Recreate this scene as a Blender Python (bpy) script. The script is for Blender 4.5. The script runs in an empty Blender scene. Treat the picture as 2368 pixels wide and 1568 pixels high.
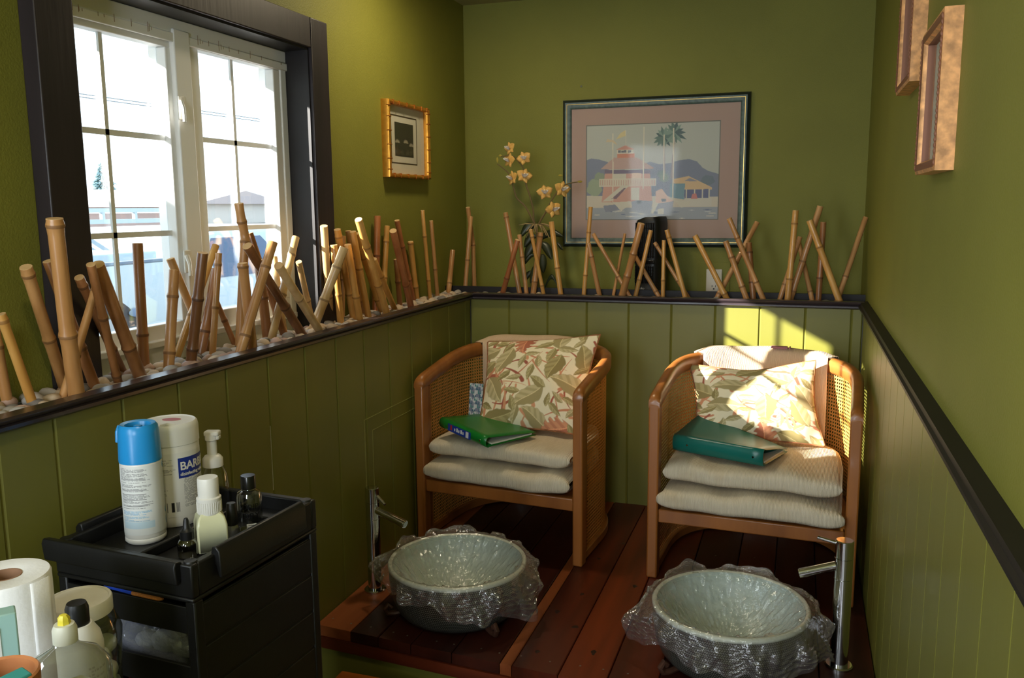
import bpy, math, random
import numpy as np
from mathutils import Vector, Matrix

random.seed(7)
rng = np.random.default_rng(7)
PI = math.pi
sc = bpy.context.scene
COL = sc.collection
for a, v in (('view_transform', 'Standard'), ('look', 'None')):
    try:
        setattr(sc.view_settings, a, v)
    except Exception:
        pass
sc.view_settings.exposure = 0.0
sc.view_settings.gamma = 1.0
sc.view_settings.use_curve_mapping = False

# ------------------------------------------------------------------ camera
PITCH, YAW, ROLL, F = 0.15222655, -0.32352025, -0.00883431, 1982.886
CAM = np.array([1.23388, -3.164, 1.43844])
cp, sp, cyw, syw = math.cos(PITCH), math.sin(PITCH), math.cos(YAW), math.sin(YAW)
FW = np.array([syw * cp, cyw * cp, -sp])
RT = np.array([cyw, -syw, 0.0])
UP = np.cross(RT, FW)
RT, UP = math.cos(ROLL) * RT + math.sin(ROLL) * UP, -math.sin(ROLL) * RT + math.cos(ROLL) * UP
cd = bpy.data.cameras.new('camera')
cd.sensor_width = 36.0
cd.sensor_fit = 'HORIZONTAL'
cd.lens = F / 2368 * 36
cd.clip_start = 0.02
cd.clip_end = 300
co = bpy.data.objects.new('camera', cd)
COL.objects.link(co)
mw = Matrix.Identity(4)
for i in range(3):
    mw[i][0], mw[i][1], mw[i][2], mw[i][3] = RT[i], UP[i], -FW[i], CAM[i]
co.matrix_world = mw
sc.camera = co


def ray(px):
    return RT * ((px[0] - 1184) / F) + UP * ((784 - px[1]) / F) + FW


def on(px, ax, v):
    r = ray(px)
    return CAM + r * ((v - CAM[ax]) / r[ax])


def onx(px, v): return on(px, 0, v)
def ony(px, v): return on(px, 1, v)
def onz(px, v): return on(px, 2, v)
def dep(px, d): return CAM + ray(px) * d
def depth_of(p): return float(np.dot(np.array(p) - CAM, FW))


# ------------------------------------------------------------------ materials
def lin(c):
    if isinstance(c, (tuple, list)) and len(c) >= 3 and max(c) > 1.0:
        c = [x / 255 for x in c[:3]]
    return tuple(x / 12.92 if x <= .04045 else ((x + .055) / 1.055) ** 2.4 for x in c[:3])


MATS = {}


class NT:
    def __init__(s, name):
        s.m = bpy.data.materials.new(name)
        s.m.use_nodes = True
        s.t = s.m.node_tree
        s.t.nodes.clear()
        s.out = s.n('ShaderNodeOutputMaterial')

    def n(s, typ, **kw):
        nd = s.t.nodes.new(typ)
        for k, v in kw.items():
            if k in ('operation', 'blend_type', 'data_type', 'wave_type', 'bands_direction', 'attribute_name', 'feature', 'distribution', 'rings_direction', 'vector_type'):
                setattr(nd, k, v)
            else:
                nd.inputs[k.replace('_', ' ')].default_value = v
        return nd

    def l(s, a, b): s.t.links.new(a, b)

    def math(s, op, a, b=None):
        nd = s.t.nodes.new('ShaderNodeMath')
        nd.operation = op
        for i, x in enumerate((a, b)):
            if x is None:
                continue
            if isinstance(x, (int, float)):
                nd.inputs[i].default_value = x
            else:
                s.l(x, nd.inputs[i])
        return nd.outputs[0]

    def mixc(s, fac, a, b, bt='MIX'):
        nd = s.t.nodes.new('ShaderNodeMix')
        nd.data_type = 'RGBA'
        nd.blend_type = bt
        for sock, x in ((nd.inputs[0], fac), (nd.inputs[6], a), (nd.inputs[7], b)):
            if isinstance(x, (int, float)):
                sock.default_value = x
            elif isinstance(x, (tuple, list)):
                sock.default_value = (*x[:3], 1)
            else:
                s.l(x, sock)
        return nd.outputs[2]


def mat(name, col, rough=.5, metal=0.0, var=0.0, vs=8.0, stretch=(1, 1, 1), bump=0.0, bs=150.0, bstretch=(1, 1, 1), spec=.5, coat=0.0, col2=None, detail=3.0, sheen=0.0):
    if name in MATS:
        return MATS[name]
    t = NT(name)
    b = t.n('ShaderNodeBsdfPrincipled')
    t.l(b.outputs[0], t.out.inputs[0])
    c = lin(col)
    b.inputs['Base Color'].default_value = (*c, 1)
    b.inputs['Roughness'].default_value = rough
    b.inputs['Metallic'].default_value = metal
    b.inputs['Specular IOR Level'].default_value = spec
    b.inputs['Coat Weight'].default_value = coat
    b.inputs['Coat Roughness'].default_value = .12
    b.inputs['Sheen Weight'].default_value = sheen
    tc = t.n('ShaderNodeTexCoord')
    if var or col2:
        mp = t.n('ShaderNodeMapping')
        mp.inputs['Scale'].default_value = stretch
        t.l(tc.outputs['Object'], mp.inputs[0])
        nz = t.n('ShaderNodeTexNoise')
        nz.inputs['Scale'].default_value = vs
        nz.inputs['Detail'].default_value = detail
        t.l(mp.outputs[0], nz.inputs[0])
        rp = t.n('ShaderNodeValToRGB')
        rp.color_ramp.elements[0].position = .33
        rp.color_ramp.elements[1].position = .67
        c2 = lin(col2) if col2 else tuple(min(1, x * (1 + var)) for x in c)
        c1 = c if col2 else tuple(x * (1 - var) for x in c)
        rp.color_ramp.elements[0].color = (*c1, 1)
        rp.color_ramp.elements[1].color = (*c2, 1)
        t.l(nz.outputs[0], rp.inputs[0])
        t.l(rp.outputs[0], b.inputs['Base Color'])
    if bump:
        mp2 = t.n('ShaderNodeMapping')
        mp2.inputs['Scale'].default_value = bstretch
        t.l(tc.outputs['Object'], mp2.inputs[0])
        nz2 = t.n('ShaderNodeTexNoise')
        nz2.inputs['Scale'].default_value = bs
        nz2.inputs['Detail'].default_value = 2
        t.l(mp2.outputs[0], nz2.inputs[0])
        bp = t.n('ShaderNodeBump')
        bp.inputs['Strength'].default_value = bump
        bp.inputs['Distance'].default_value = .004
        t.l(nz2.outputs[0], bp.inputs['Height'])
        t.l(bp.outputs[0], b.inputs['Normal'])
    MATS[name] = t.m
    return t.m


def mat_wood(name, c1, c2, rough=.35, axis='Y', vs=14, coat=.0, spec=.5):
    st = {'X': (.06, 1, 1), 'Y': (1, .06, 1), 'Z': (1, 1, .06)}[axis]
    return mat(name, c1, rough, col2=c2, vs=vs, stretch=st, coat=coat, spec=spec, bump=.05, bs=60, bstretch=st, detail=6)


def mat_clear(name, tint=(1, 1, 1), gloss=.08, rough=.03, rim=.9, body=0.0, bodycol=(1, 1, 1), bump=0.0, bs=60, bstretch=(1, 1, 1), bdist=.004):
    """thin see-through film / glass: transparent, with a mirror-like sheen that grows towards grazing, and an optional milky share"""
    t = NT(name)
    tr = t.n('ShaderNodeBsdfTransparent')
    tr.inputs[0].default_value = (*tint, 1)
    gl = t.n('ShaderNodeBsdfGlossy')
    gl.inputs['Roughness'].default_value = rough
    lw = t.n('ShaderNodeLayerWeight')
    lw.inputs[0].default_value = .35
    f = t.math('ADD', t.math('MULTIPLY', lw.outputs['Facing'], rim), gloss)
    f = t.math('MINIMUM', f, .95)
    mx = t.n('ShaderNodeMixShader')
    t.l(f, mx.inputs[0])
    t.l(tr.outputs[0], mx.inputs[1])
    t.l(gl.outputs[0], mx.inputs[2])
    last = mx.outputs[0]
    df = None
    if body:
        df = t.n('ShaderNodeBsdfDiffuse')
        df.inputs[0].default_value = (*lin(bodycol), 1)
        m2 = t.n('ShaderNodeMixShader')
        m2.inputs[0].default_value = body
        t.l(last, m2.inputs[1])
        t.l(df.outputs[0], m2.inputs[2])
        last = m2.outputs[0]
    if bump:
        tc = t.n('ShaderNodeTexCoord')
        mp = t.n('ShaderNodeMapping')
        mp.inputs['Scale'].default_value = bstretch
        t.l(tc.outputs['Object'], mp.inputs[0])
        nz = t.n('ShaderNodeTexNoise')
        nz.inputs['Scale'].default_value = bs
        nz.inputs['Detail'].default_value = 4
        t.l(mp.outputs[0], nz.inputs[0])
        bp = t.n('ShaderNodeBump')
        bp.inputs['Strength'].default_value = bump
        bp.inputs['Distance'].default_value = bdist
        t.l(nz.outputs[0], bp.inputs['Height'])
        t.l(bp.outputs[0], gl.inputs['Normal'])
        t.l(bp.outputs[0], lw.inputs['Normal'])
    t.l(last, t.out.inputs[0])
    MATS[name] = t.m
    return t.m


def mat_vc(name, rough=.8, bump=0.0, bs=900, coat=0.0, spec=.3):
    t = NT(name)
    b = t.n('ShaderNodeBsdfPrincipled')
    b.inputs['Roughness'].default_value = rough
    b.inputs['Coat Weight'].default_value = coat
    b.inputs['Specular IOR Level'].default_value = spec
    at = t.n('ShaderNodeAttribute', attribute_name='Col')
    t.l(at.outputs['Color'], b.inputs['Base Color'])
    if bump:
        tc = t.n('ShaderNodeTexCoord')
        nz = t.n('ShaderNodeTexNoise')
        nz.inputs['Scale'].default_value = bs
        t.l(tc.outputs['Object'], nz.inputs[0])
        bp = t.n('ShaderNodeBump')
        bp.inputs['Strength'].default_value = bump
        bp.inputs['Distance'].default_value = .002
        t.l(nz.outputs[0], bp.inputs['Height'])
        t.l(bp.outputs[0], b.inputs['Normal'])
    t.l(b.outputs[0], t.out.inputs[0])
    return t.m


def mat_rib(name, c1, c2, freq=170, axis='X'):
    """woven fabric with fine ribs"""
    t = NT(name)
    b = t.n('ShaderNodeBsdfPrincipled')
    b.inputs['Roughness'].default_value = .95
    b.inputs['Specular IOR Level'].default_value = .1
    tc = t.n('ShaderNodeTexCoord')
    wv = t.n('ShaderNodeTexWave', wave_type='BANDS', bands_direction=axis)
    wv.inputs['Scale'].default_value = freq / 20.0 * 10.5
    wv.inputs['Distortion'].default_value = 1.2
    wv.inputs['Detail'].default_value = 2
    wv.inputs['Detail Scale'].default_value = 1.5
    t.l(tc.outputs['Object'], wv.inputs[0])
    mp = t.n('ShaderNodeMapping')
    st = {'X': (1, .15, .15), 'Z': (.15, .15, 1), 'Y': (.15, 1, .15)}[axis]
    mp.inputs['Scale'].default_value = st
    t.l(tc.outputs['Object'], mp.inputs[0])
    nz = t.n('ShaderNodeTexNoise')
    nz.inputs['Scale'].default_value = 130
    nz.inputs['Detail'].default_value = 4
    t.l(mp.outputs[0], nz.inputs[0])
    st2 = t.n('ShaderNodeTexNoise')
    st2.inputs['Scale'].default_value = 9
    t.l(tc.outputs['Object'], st2.inputs[0])
    f = t.math('MULTIPLY', t.math('ADD', wv.outputs['Fac'], t.math('MULTIPLY', nz.outputs[0], 1.6)), .42)
    c = t.mixc(f, lin(c2), lin(c1))
    c = t.mixc(t.math('MAXIMUM', 0.0, t.math('MULTIPLY', t.math('SUBTRACT', st2.outputs[0], .56), 1.6)), c, lin((186, 150, 95)))
    t.l(c, b.inputs['Base Color'])
    bp = t.n('ShaderNodeBump')
    bp.inputs['Strength'].default_value = .55
    bp.inputs['Distance'].default_value = .0025
    t.l(t.math('ADD', wv.outputs['Fac'], nz.outputs[0]), bp.inputs['Height'])
    t.l(bp.outputs[0], b.inputs['Normal'])
    t.l(b.outputs[0], t.out.inputs[0])
    return t.m


def mat_cane(name):
    """woven cane webbing: round eyes between crossing strands, open in the eyes"""
    t = NT(name)
    uv = t.n('ShaderNodeTexCoord')
    sx = t.n('ShaderNodeSeparateXYZ')
    t.l(uv.outputs['UV'], sx.inputs[0])
    P = .0112
    u = t.math('DIVIDE', sx.outputs[0], P)
    v = t.math('DIVIDE', sx.outputs[1], P)

    def cell(a, off):
        fr = t.math('FRACT', t.math('ADD', a, off))
        return t.math('SUBTRACT', fr, .5)
    du, dv = cell(u, 100.0), cell(v, 100.0)
    d = t.math('SQRT', t.math('ADD', t.math('MULTIPLY', du, du), t.math('MULTIPLY', dv, dv)))
    hole = t.math('LESS_THAN', d, .315)
    b = t.n('ShaderNodeBsdfPrincipled')
    b.inputs['Roughness'].default_value = .45
    dg = t.math('FRACT', t.math('ADD', t.math('ADD', u, v), 100.0))
    dg2 = t.math('FRACT', t.math('ADD', t.math('SUBTRACT', u, v), 100.0))
    s = t.math('ADD', t.math('ABSOLUTE', t.math('SUBTRACT', dg, .5)), t.math('ABSOLUTE', t.math('SUBTRACT', dg2, .5)))
    c = t.mixc(s, lin((222, 160, 80)), lin((190, 124, 54)))
    t.l(c, b.inputs['Base Color'])
    bp = t.n('ShaderNodeBump')
    bp.inputs['Strength'].default_value = .6
    bp.inputs['Distance'].default_value = .002
    t.l(s, bp.inputs['Height'])
    t.l(bp.outputs[0], b.inputs['Normal'])
    tr = t.n('ShaderNodeBsdfTransparent')
    mx = t.n('ShaderNodeMixShader')
    t.l(hole, mx.inputs[0])
    t.l(b.outputs[0], mx.inputs[1])
    t.l(tr.outputs[0], mx.inputs[2])
    t.l(mx.outputs[0], t.out.inputs[0])
    return t.m


def mat_meshmetal(name):
    """dark bowl wall wrapped in fine silver mesh wire"""
    t = NT(name)
    uv = t.n('ShaderNodeTexCoord')
    sx = t.n('ShaderNodeSeparateXYZ')
    t.l(uv.outputs['UV'], sx.inputs[0])
    u = t.math('MULTIPLY', sx.outputs[0], 1 / .0058)
    v = t.math('MULTIPLY', sx.outputs[1], 1 / .0062)
    a = t.math('SINE', t.math('MULTIPLY', t.math('ADD', u, t.math('MULTIPLY', t.math('SINE', t.math('MULTIPLY', v, 3.14159)), .35)), 6.2832))
    bnd = t.math('SINE', t.math('MULTIPLY', v, 6.2832))
    w = t.math('GREATER_THAN', t.math('ADD', a, t.math('MULTIPLY', bnd, .8)), .35)
    c = t.mixc(w, lin((38, 39, 35)), lin((132, 134, 124)))
    b = t.n('ShaderNodeBsdfPrincipled')
    b.inputs['Roughness'].default_value = .35
    b.inputs['Metallic'].default_value = .5
    t.l(c, b.inputs['Base Color'])
    t.l(b.outputs[0], t.out.inputs[0])
    return t.m


def mat_emit(name, col, s):
    t = NT(name)
    e = t.n('ShaderNodeEmission')
    e.inputs[0].default_value = (*lin(col), 1)
    e.inputs[1].default_value = s
    t.l(e.outputs[0], t.out.inputs[0])
    return t.m


WALLC = (122, 121, 46)
M_wall = mat('green_wall_paint', WALLC, .62, var=.05, vs=4, bump=.22, bs=240, spec=.35)
M_wains = mat('green_board_paint', (114, 112, 46), .42, var=.05, vs=5, stretch=(1, 1, .2), bump=.06, bs=50, bstretch=(1, 1, .15), spec=.4)
M_panelline = mat('board_seam_paint', (150, 150, 80), .6)
M_chip = mat('bare_white_seam', (205, 205, 190), .7)
M_ceil = mat('ceiling_paint', (150, 145, 90), .8)
M_cap = mat('dark_stained_trim', (52, 42, 40), .28, var=.25, vs=20, stretch=(1, .1, 1), spec=.5, coat=.15)
M_casing = mat('dark_stained_casing', (34, 26, 29), .45, var=.25, vs=25, stretch=(1, 1, .08), bump=.15, bs=60, bstretch=(1, 1, .1))
M_vinyl = mat('white_vinyl', (244, 244, 244), .35)
M_grey = mat('grey_ledge_board', (128, 126, 128), .7, var=.1, vs=20)
M_glass = mat_clear('window_glass', (.96, .98, .99), .03, .01, .35)
M_steel = mat('polished_chrome', (205, 205, 205), .09, 1.0)
M_black = mat('black_plastic', (19, 19, 20), .42, var=.1, vs=30, bump=.05, bs=400)
M_blackg = mat('gloss_black_plastic', (16, 16, 18), .22)
M_white = mat('white_plastic', (228, 226, 220), .35)
M_wood = mat('honey_brown_oak', (160, 98, 43), .36, col2=(130, 76, 30), vs=16, stretch=(1, 1, .1), coat=.2, detail=6)
M_cane = mat_cane('woven_cane')
M_pad = mat_rib('cream_ribbed_fabric', (226, 214, 190), (192, 176, 148))
M_backpad = mat_rib('tan_ribbed_fabric', (222, 196, 166), (204, 172, 140))
M_fabric = mat_vc('floral_print_fabric', .9, .15, 1200)


# ------------------------------------------------------------------ mesh building
class MB:
    def __init__(s):
        s.v, s.f, s.mi, s.uv, s.sm = [], [], [], {}, []

    def add(s, verts, faces, mi=0, smooth=True, uvs=None):
        o = len(s.v)
        s.v += [tuple(float(x) for x in p) for p in verts]
        for f in faces:
            s.f.append(tuple(o + i for i in f))
            s.mi.append(mi)
            s.sm.append(smooth)
        if uvs is not None:
            for i, q in enumerate(uvs):
                s.uv[o + i] = q
        return s

    def box(s, lo, hi, mi=0, M=None, smooth=False):
        x0, y0, z0 = lo
        x1, y1, z1 = hi
        vs = [(x0, y0, z0), (x1, y0, z0), (x1, y1, z0), (x0, y1, z0), (x0, y0, z1), (x1, y0, z1), (x1, y1, z1), (x0, y1, z1)]
        if M is not None:
            vs = [tuple(M @ Vector(p)) for p in vs]
        return s.add(vs, [(0, 3, 2, 1), (4, 5, 6, 7), (0, 1, 5, 4), (1, 2, 6, 5), (2, 3, 7, 6), (3, 0, 4, 7)], mi, smooth)

    def extrude(s, prof, axis, a, b, mi=0, smooth=False):
        """prof: closed 2-D outline; axis 0/1/2; the two remaining axes take the outline"""
        n = len(prof)
        oth = [i for i in range(3) if i != axis]
        vs = []
        for t in (a, b):
            for p in prof:
                q = [0, 0, 0]
                q[axis] = t
                q[oth[0]], q[oth[1]] = p
                vs.append(q)
        fs = [(i, (i + 1) % n, n + (i + 1) % n, n + i) for i in range(n)]
        fs += [tuple(range(n - 1, -1, -1)), tuple(range(n, 2 * n))]
        return s.add(vs, fs, mi, smooth)

    def tube(s, pts, rad, seg=12, mi=0, cap=True, mis=None):
        pts = [np.array(p, float) for p in pts]
        n = len(pts)
        rad = [rad] * n if isinstance(rad, (int, float)) else rad
        tang = []
        for i in range(n):
            d = pts[min(i + 1, n - 1)] - pts[max(i - 1, 0)]
            tang.append(d / (np.linalg.norm(d) + 1e-12))
        ref = np.array([0, 0, 1.0]) if abs(tang[0][2]) < .9 else np.array([1.0, 0, 0])
        u = np.cross(ref, tang[0])
        u /= np.linalg.norm(u)
        vs = []
        for i in range(n):
            u = u - tang[i] * np.dot(u, tang[i])
            u /= np.linalg.norm(u)
            w = np.cross(tang[i], u)
            for k in range(seg):
                a = 2 * PI * k / seg
                vs.append(pts[i] + rad[i] * (math.cos(a) * u + math.sin(a) * w))
        o = len(s.v)
        s.add(vs, [], mi)
        for i in range(n - 1):
            m = mi if mis is None else mis[i]
            for k in range(seg):
                s.f.append((o + i * seg + k, o + i * seg + (k + 1) % seg, o + (i + 1) * seg + (k + 1) % seg, o + (i + 1) * seg + k))
                s.mi.append(m)
                s.sm.append(True)
        if cap:
            s.f.append(tuple(o + k for k in range(seg - 1, -1, -1)))
            s.mi.append(mi if mis is None else mis[0])
            s.sm.append(False)
            s.f.append(tuple(o + (n - 1) * seg + k for k in range(seg)))
            s.mi.append(mi if mis is None else mis[-1])
            s.sm.append(False)
        return s

    def lathe(s, prof, c=(0, 0, 0), seg=40, mi=0, mis=None, sx=1.0, sy=1.0, rot=0.0):
        """prof: list of (r, z) from bottom to top (r=0 closes)"""
        rings = []
        o = len(s.v)
        vs = []
        for r, z in prof:
            if r < 1e-7:
                rings.append([len(vs)])
                vs.append((c[0], c[1], c[2] + z))
            else:
                ids = []
                for k in range(seg):
                    a = 2 * PI * k / seg
                    x, y = r * math.cos(a) * sx, r * math.sin(a) * sy
                    ids.append(len(vs))
                    vs.append((c[0] + x * math.cos(rot) - y * math.sin(rot), c[1] + x * math.sin(rot) + y * math.cos(rot), c[2] + z))
                rings.append(ids)
        s.add(vs, [], mi)
        arc = 0
        for i in range(len(prof) - 1):
            A, B = rings[i], rings[i + 1]
            m = mi if mis is None else mis[i]
            for k in range(seg):
                k2 = (k + 1) % seg
                if len(A) == 1 and len(B) == 1:
                    break
                if len(A) == 1:
                    f = (A[0], B[k2], B[k])
                    f = (A[0], B[k], B[k2])[::-1]
                elif len(B) == 1:
                    f = (A[k], A[k2], B[0])
                else:
                    f = (A[k], A[k2], B[k2], B[k])
                s.f.append(tuple(o + q for q in f))
                s.mi.append(m)
                s.sm.append(True)
        return s

    def grid(s, fn, nu, nv, mi=0, wrapu=False, uvfn=None):
        vs, uvs = [], []
        for j in range(nv):
            for i in range(nu):
                u = i / (nu if wrapu else nu - 1)
                v = j / (nv - 1)
                vs.append(fn(u, v))
                if uvfn:
                    uvs.append(uvfn(u, v))
        fs = []
        for j in range(nv - 1):
            for i in range(nu if wrapu else nu - 1):
                i2 = (i + 1) % nu
                fs.append((j * nu + i, j * nu + i2, (j + 1) * nu + i2, (j + 1) * nu + i))
        return s.add(vs, fs, mi, True, uvs if uvfn else None)

    def ball(s, c, r, seg=12, mi=0, sc_=(1, 1, 1)):
        n = max(4, seg // 2)
        vs = [(c[0], c[1], c[2] - r * sc_[2])]
        for j in range(1, n):
            a = -PI / 2 + PI * j / n
            for k in range(seg):
                b = 2 * PI * k / seg
                vs.append((c[0] + r * sc_[0] * math.cos(a) * math.cos(b), c[1] + r * sc_[1] * math.cos(a) * math.sin(b), c[2] + r * sc_[2] * math.sin(a)))
        vs.append((c[0], c[1], c[2] + r * sc_[2]))
        fs = []
        for k in range(seg):
            k2 = (k + 1) % seg
            fs.append((0, 1 + k2, 1 + k))
            for j in range(n - 2):
                a = 1 + j * seg
                fs.append((a + k, a + k2, a + seg + k2, a + seg + k))
            e = 1 + (n - 2) * seg
            fs.append((e + k, e + k2, len(vs) - 1))
        return s.add(vs, fs, mi)

    def build(s, name, mats, parent=None, origin=None, local=False, bevel=0.0, sharp=40, cols=None, solid=0.0, bseg=2):
        if not isinstance(mats, (list, tuple)):
            mats = [mats]
        off = np.zeros(3)
        if not local:
            if parent is not None:
                off = np.array(wloc(parent))
            elif origin is not None:
                off = np.array(origin, float)
        me = bpy.data.meshes.new(name)
        me.from_pydata([(p[0] - off[0], p[1] - off[1], p[2] - off[2]) for p in s.v], [], s.f)
        for m in mats:
            me.materials.append(m)
        me.polygons.foreach_set('material_index', s.mi)
        me.polygons.foreach_set('use_smooth', s.sm)
        if s.uv:
            ul = me.uv_layers.new(name='UVMap')
            li = np.zeros(len(me.loops), dtype=np.int32)
            me.loops.foreach_get('vertex_index', li)
            arr = np.zeros((len(s.v), 2), dtype=np.float32)
            for k, q in s.uv.items():
                arr[k] = q
            ul.data.foreach_set('uv', arr[li].ravel())
        if cols is not None:
            ca = me.color_attributes.new('Col', 'FLOAT_COLOR', 'POINT')
            ca.data.foreach_set('color', np.asarray(cols, dtype=np.float32).ravel())
        me.update()
        if sharp:
            try:
                me.set_sharp_from_angle(angle=math.radians(sharp))
            except Exception:
                pass
        o = bpy.data.objects.new(name, me)
        COL.objects.link(o)
        if parent is not None:
            o.parent = parent
        elif origin is not None:
            o.location = origin
        if bevel:
            b = o.modifiers.new('bevel', 'BEVEL')
            b.width = bevel
            b.segments = bseg
            b.limit_method = 'ANGLE'
            b.angle_limit = math.radians(50)
        if solid:
            b = o.modifiers.new('solid', 'SOLIDIFY')
            b.thickness = solid
            b.offset = 0
        return o


def wloc(o):
    v = Vector((0, 0, 0))
    while o is not None:
        v += o.location
        o = o.parent
    return tuple(v)


def tag(o, label=None, cat=None, group=None, kind=None):
    if label:
        o['label'] = label
    if cat:
        o['category'] = cat
    if group:
        o['group'] = group
    if kind:
        o['kind'] = kind
    return o


def thing(name, label, cat, loc=(0, 0, 0), rz=0.0, group=None, kind=None):
    o = bpy.data.objects.new(name, None)
    o.empty_display_size = .05
    COL.objects.link(o)
    o.location = tuple(float(x) for x in loc)
    o.rotation_euler = (0, 0, rz)
    return tag(o, label, cat, group, kind)


def struct(o, label=None):
    o['kind'] = 'structure'
    if label:
        o['label'] = label
    return o


def text_mesh(body, size, bold=False, extrude=.0002):
    cu = bpy.data.curves.new('lettering', 'FONT')
    cu.body = body
    cu.size = size
    cu.align_x = 'LEFT'
    cu.extrude = extrude
    if bold:
        cu.offset = size * .02
    o = bpy.data.objects.new('lettering', cu)
    COL.objects.link(o)
    dg = bpy.context.evaluated_depsgraph_get()
    dg.update()
    me = bpy.data.meshes.new_from_object(o.evaluated_get(dg))
    vs = [tuple(v.co) for v in me.vertices]
    fs = [tuple(p.vertices) for p in me.polygons]
    bpy.data.objects.remove(o)
    bpy.data.curves.remove(cu)
    bpy.data.meshes.remove(me)
    w = max((v[0] for v in vs), default=0)
    return vs, fs, w


# ------------------------------------------------------------------ room dimensions
ZR = 1.081            # underside of the ledge nosing
CT = ZR + .026        # top of the nosing
PZ = .30              # deck of the platform
WX = 1.463            # right wall
LX = -.16             # left wall above the ledge
BY = .38              # back wall above the ledge
CZ = 2.285            # ceiling
RY = -5.0             # rear wall
BED = CT - .014       # surface under the pebbles

# floor, ceiling, walls
struct(MB().box((-.4, RY - .1, -.06), (WX + .15, .5, 0)).build('floor', mat_wood('dark_floor_boards', (92, 52, 30), (60, 32, 18), .3)))
struct(MB().box((-.4, RY - .1, CZ), (WX + .15, .5, CZ + .08)).build('ceiling', M_ceil))
OY0, OY1, OZ0, OZ1 = -1.783, -.915, 1.075, 1.897   # window opening
wl = MB()
wl.box((LX - .13, RY, 0), (LX, OY0, CZ)).box((LX - .13, OY1, 0), (LX, BY + .1, CZ))
wl.box((LX - .13, OY0, 0), (LX, OY1, OZ0)).box((LX - .13, OY0, OZ1), (LX, OY1, CZ))
struct(wl.build('wall_left', M_wall))
struct(MB().box((LX, BY, 0), (WX, BY + .1, CZ)).build('wall_back', M_wall))
struct(MB().box((WX, RY, 0), (WX + .1, BY + .1, CZ)).build('wall_right', M_wall))
struct(MB().box((LX - .13, RY - .1, 0), (WX + .1, RY, CZ)).build('wall_rear', M_wall))
# ledges behind the boarding
struct(MB().box((LX, RY, 0), (-.012, BY, BED - .012)).build('ledge_left', M_grey))
struct(MB().box((-.012, .012, 0), (WX, BY, BED - .012)).build('ledge_back', M_grey))


def boarding(axis, fixed, outward, cuts, z0, z1, name, depth=.012, g=.0045):
    """vertical boards with V grooves; axis = running axis; front face at 'fixed'"""
    mb = MB()
    for a, b in zip(cuts[:-1], cuts[1:]):
        prof = [(a, -depth), (a, -g), (a + g, 0), (b - g, 0), (b, -g), (b, -depth)]
        vs = []
        for z in (z0, z1):
            for t, d in prof:
                q = [0, 0, z]
                q[axis] = t
                q[1 - axis] = fixed + outward * d
                vs.append(q)
        n = len(prof)
        fs = [(i, i + 1, n + i + 1, n + i) for i in range(n - 1)]
        if (axis == 0) == (outward > 0):
            fs = [f[::-1] for f in fs]
        mb.add(vs, fs, 0, False)
    return struct(mb.build(name, M_wains))


gl = [float(onx((p, 1002 - .289 * p + 3), 0)[1]) for p in (124, 282, 411, 522, 618, 703, 775, 840, 898, 949, 995, 1037, 1075)]
pre = [gl[0] - .115 * k for k in range(30, 0, -1)]
pre = [p for p in pre if p > RY]
boarding(1, 0.0, 1, [RY] + pre + gl + [0.0], 0, ZR, 'wainscot_left')
gb = [float(ony((p, 700), 0)[0]) for p in (1177, 1266, 1357, 1454, 1553, 1654.5, 1758, 1863.5, 1971)]
boarding(0, 0.0, -1, [0.0] + gb + [WX - .014], 0, ZR, 'wainscot_back')
boarding(1, WX - .012, -1, [RY + .138 * k for k in range(int(5 / .138) + 1)] + [0.0], 0, ZR, 'wainscot_right', g=.0022)
# seams of a cut-out hatch in the left boarding and a white gap between two boards
ln = MB()
pa, pb = onx((843, 972), .001), onx((930, 932), .001)
ln.box((-.001, pa[1] - .001, pa[2] - .35), (.0006, pa[1] + .001, pa[2]))
ln.box((-.001, pa[1], pa[2] - .001), (.0006, pb[1] + .4, pa[2] + .001))
pa = onx((862, 995), .001)
ln.box((-.001, pa[1] - .0008, pa[2] - .3), (.0006, pa[1] + .0008, pa[2]))
ln.box((-.001, pa[1], pa[2] - .001), (.0006, pa[1] + .35, pa[2] + .0005))
struct(ln.build('trim_6', M_panelline))
pa, pb = onx((627, 985), .0), onx((637, 1132), .0)
struct(MB().box((-.006, gl[4] - .001, pb[2]), (-.0015, gl[4] + .001, pa[2])).build('trim_7', M_chip))

# nosing and rails
cap = [(-.014, ZR), (.012, ZR), (.017, ZR + .004), (.017, ZR + .010), (.013, ZR + .013), (.020, ZR + .017), (.022, ZR + .022), (.020, CT), (-.014, CT)]
struct(MB().extrude(cap, 1, RY, -.0).build('trim_1', M_cap))
struct(MB().extrude([(-d, z) for d, z in cap], 0, 0.0, WX - .012).build('trim_2', mat('dark_stained_trim_back', (50, 41, 44), .28, var=.2, vs=20, stretch=(.1, 1, 1), coat=.15)))
rail = [(WX, ZR + .004), (WX - .026, ZR + .004), (WX - .031, ZR + .008), (WX - .031, ZR + .014), (WX - .026, ZR + .017), (WX - .024, CT - .002), (WX, CT + .001)]
struct(MB().extrude(rail, 1, RY, .012).build('trim_3', mat('dark_worn_rail', (30, 27, 25), .5, var=.25, vs=12, stretch=(1, .15, 1), spec=.25)))
struct(MB().box((LX, .125, BED - .012), (WX, .137, CT + .012)).build('trim_4', mat('dark_trim_strip', (24, 20, 24), .6)))

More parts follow.
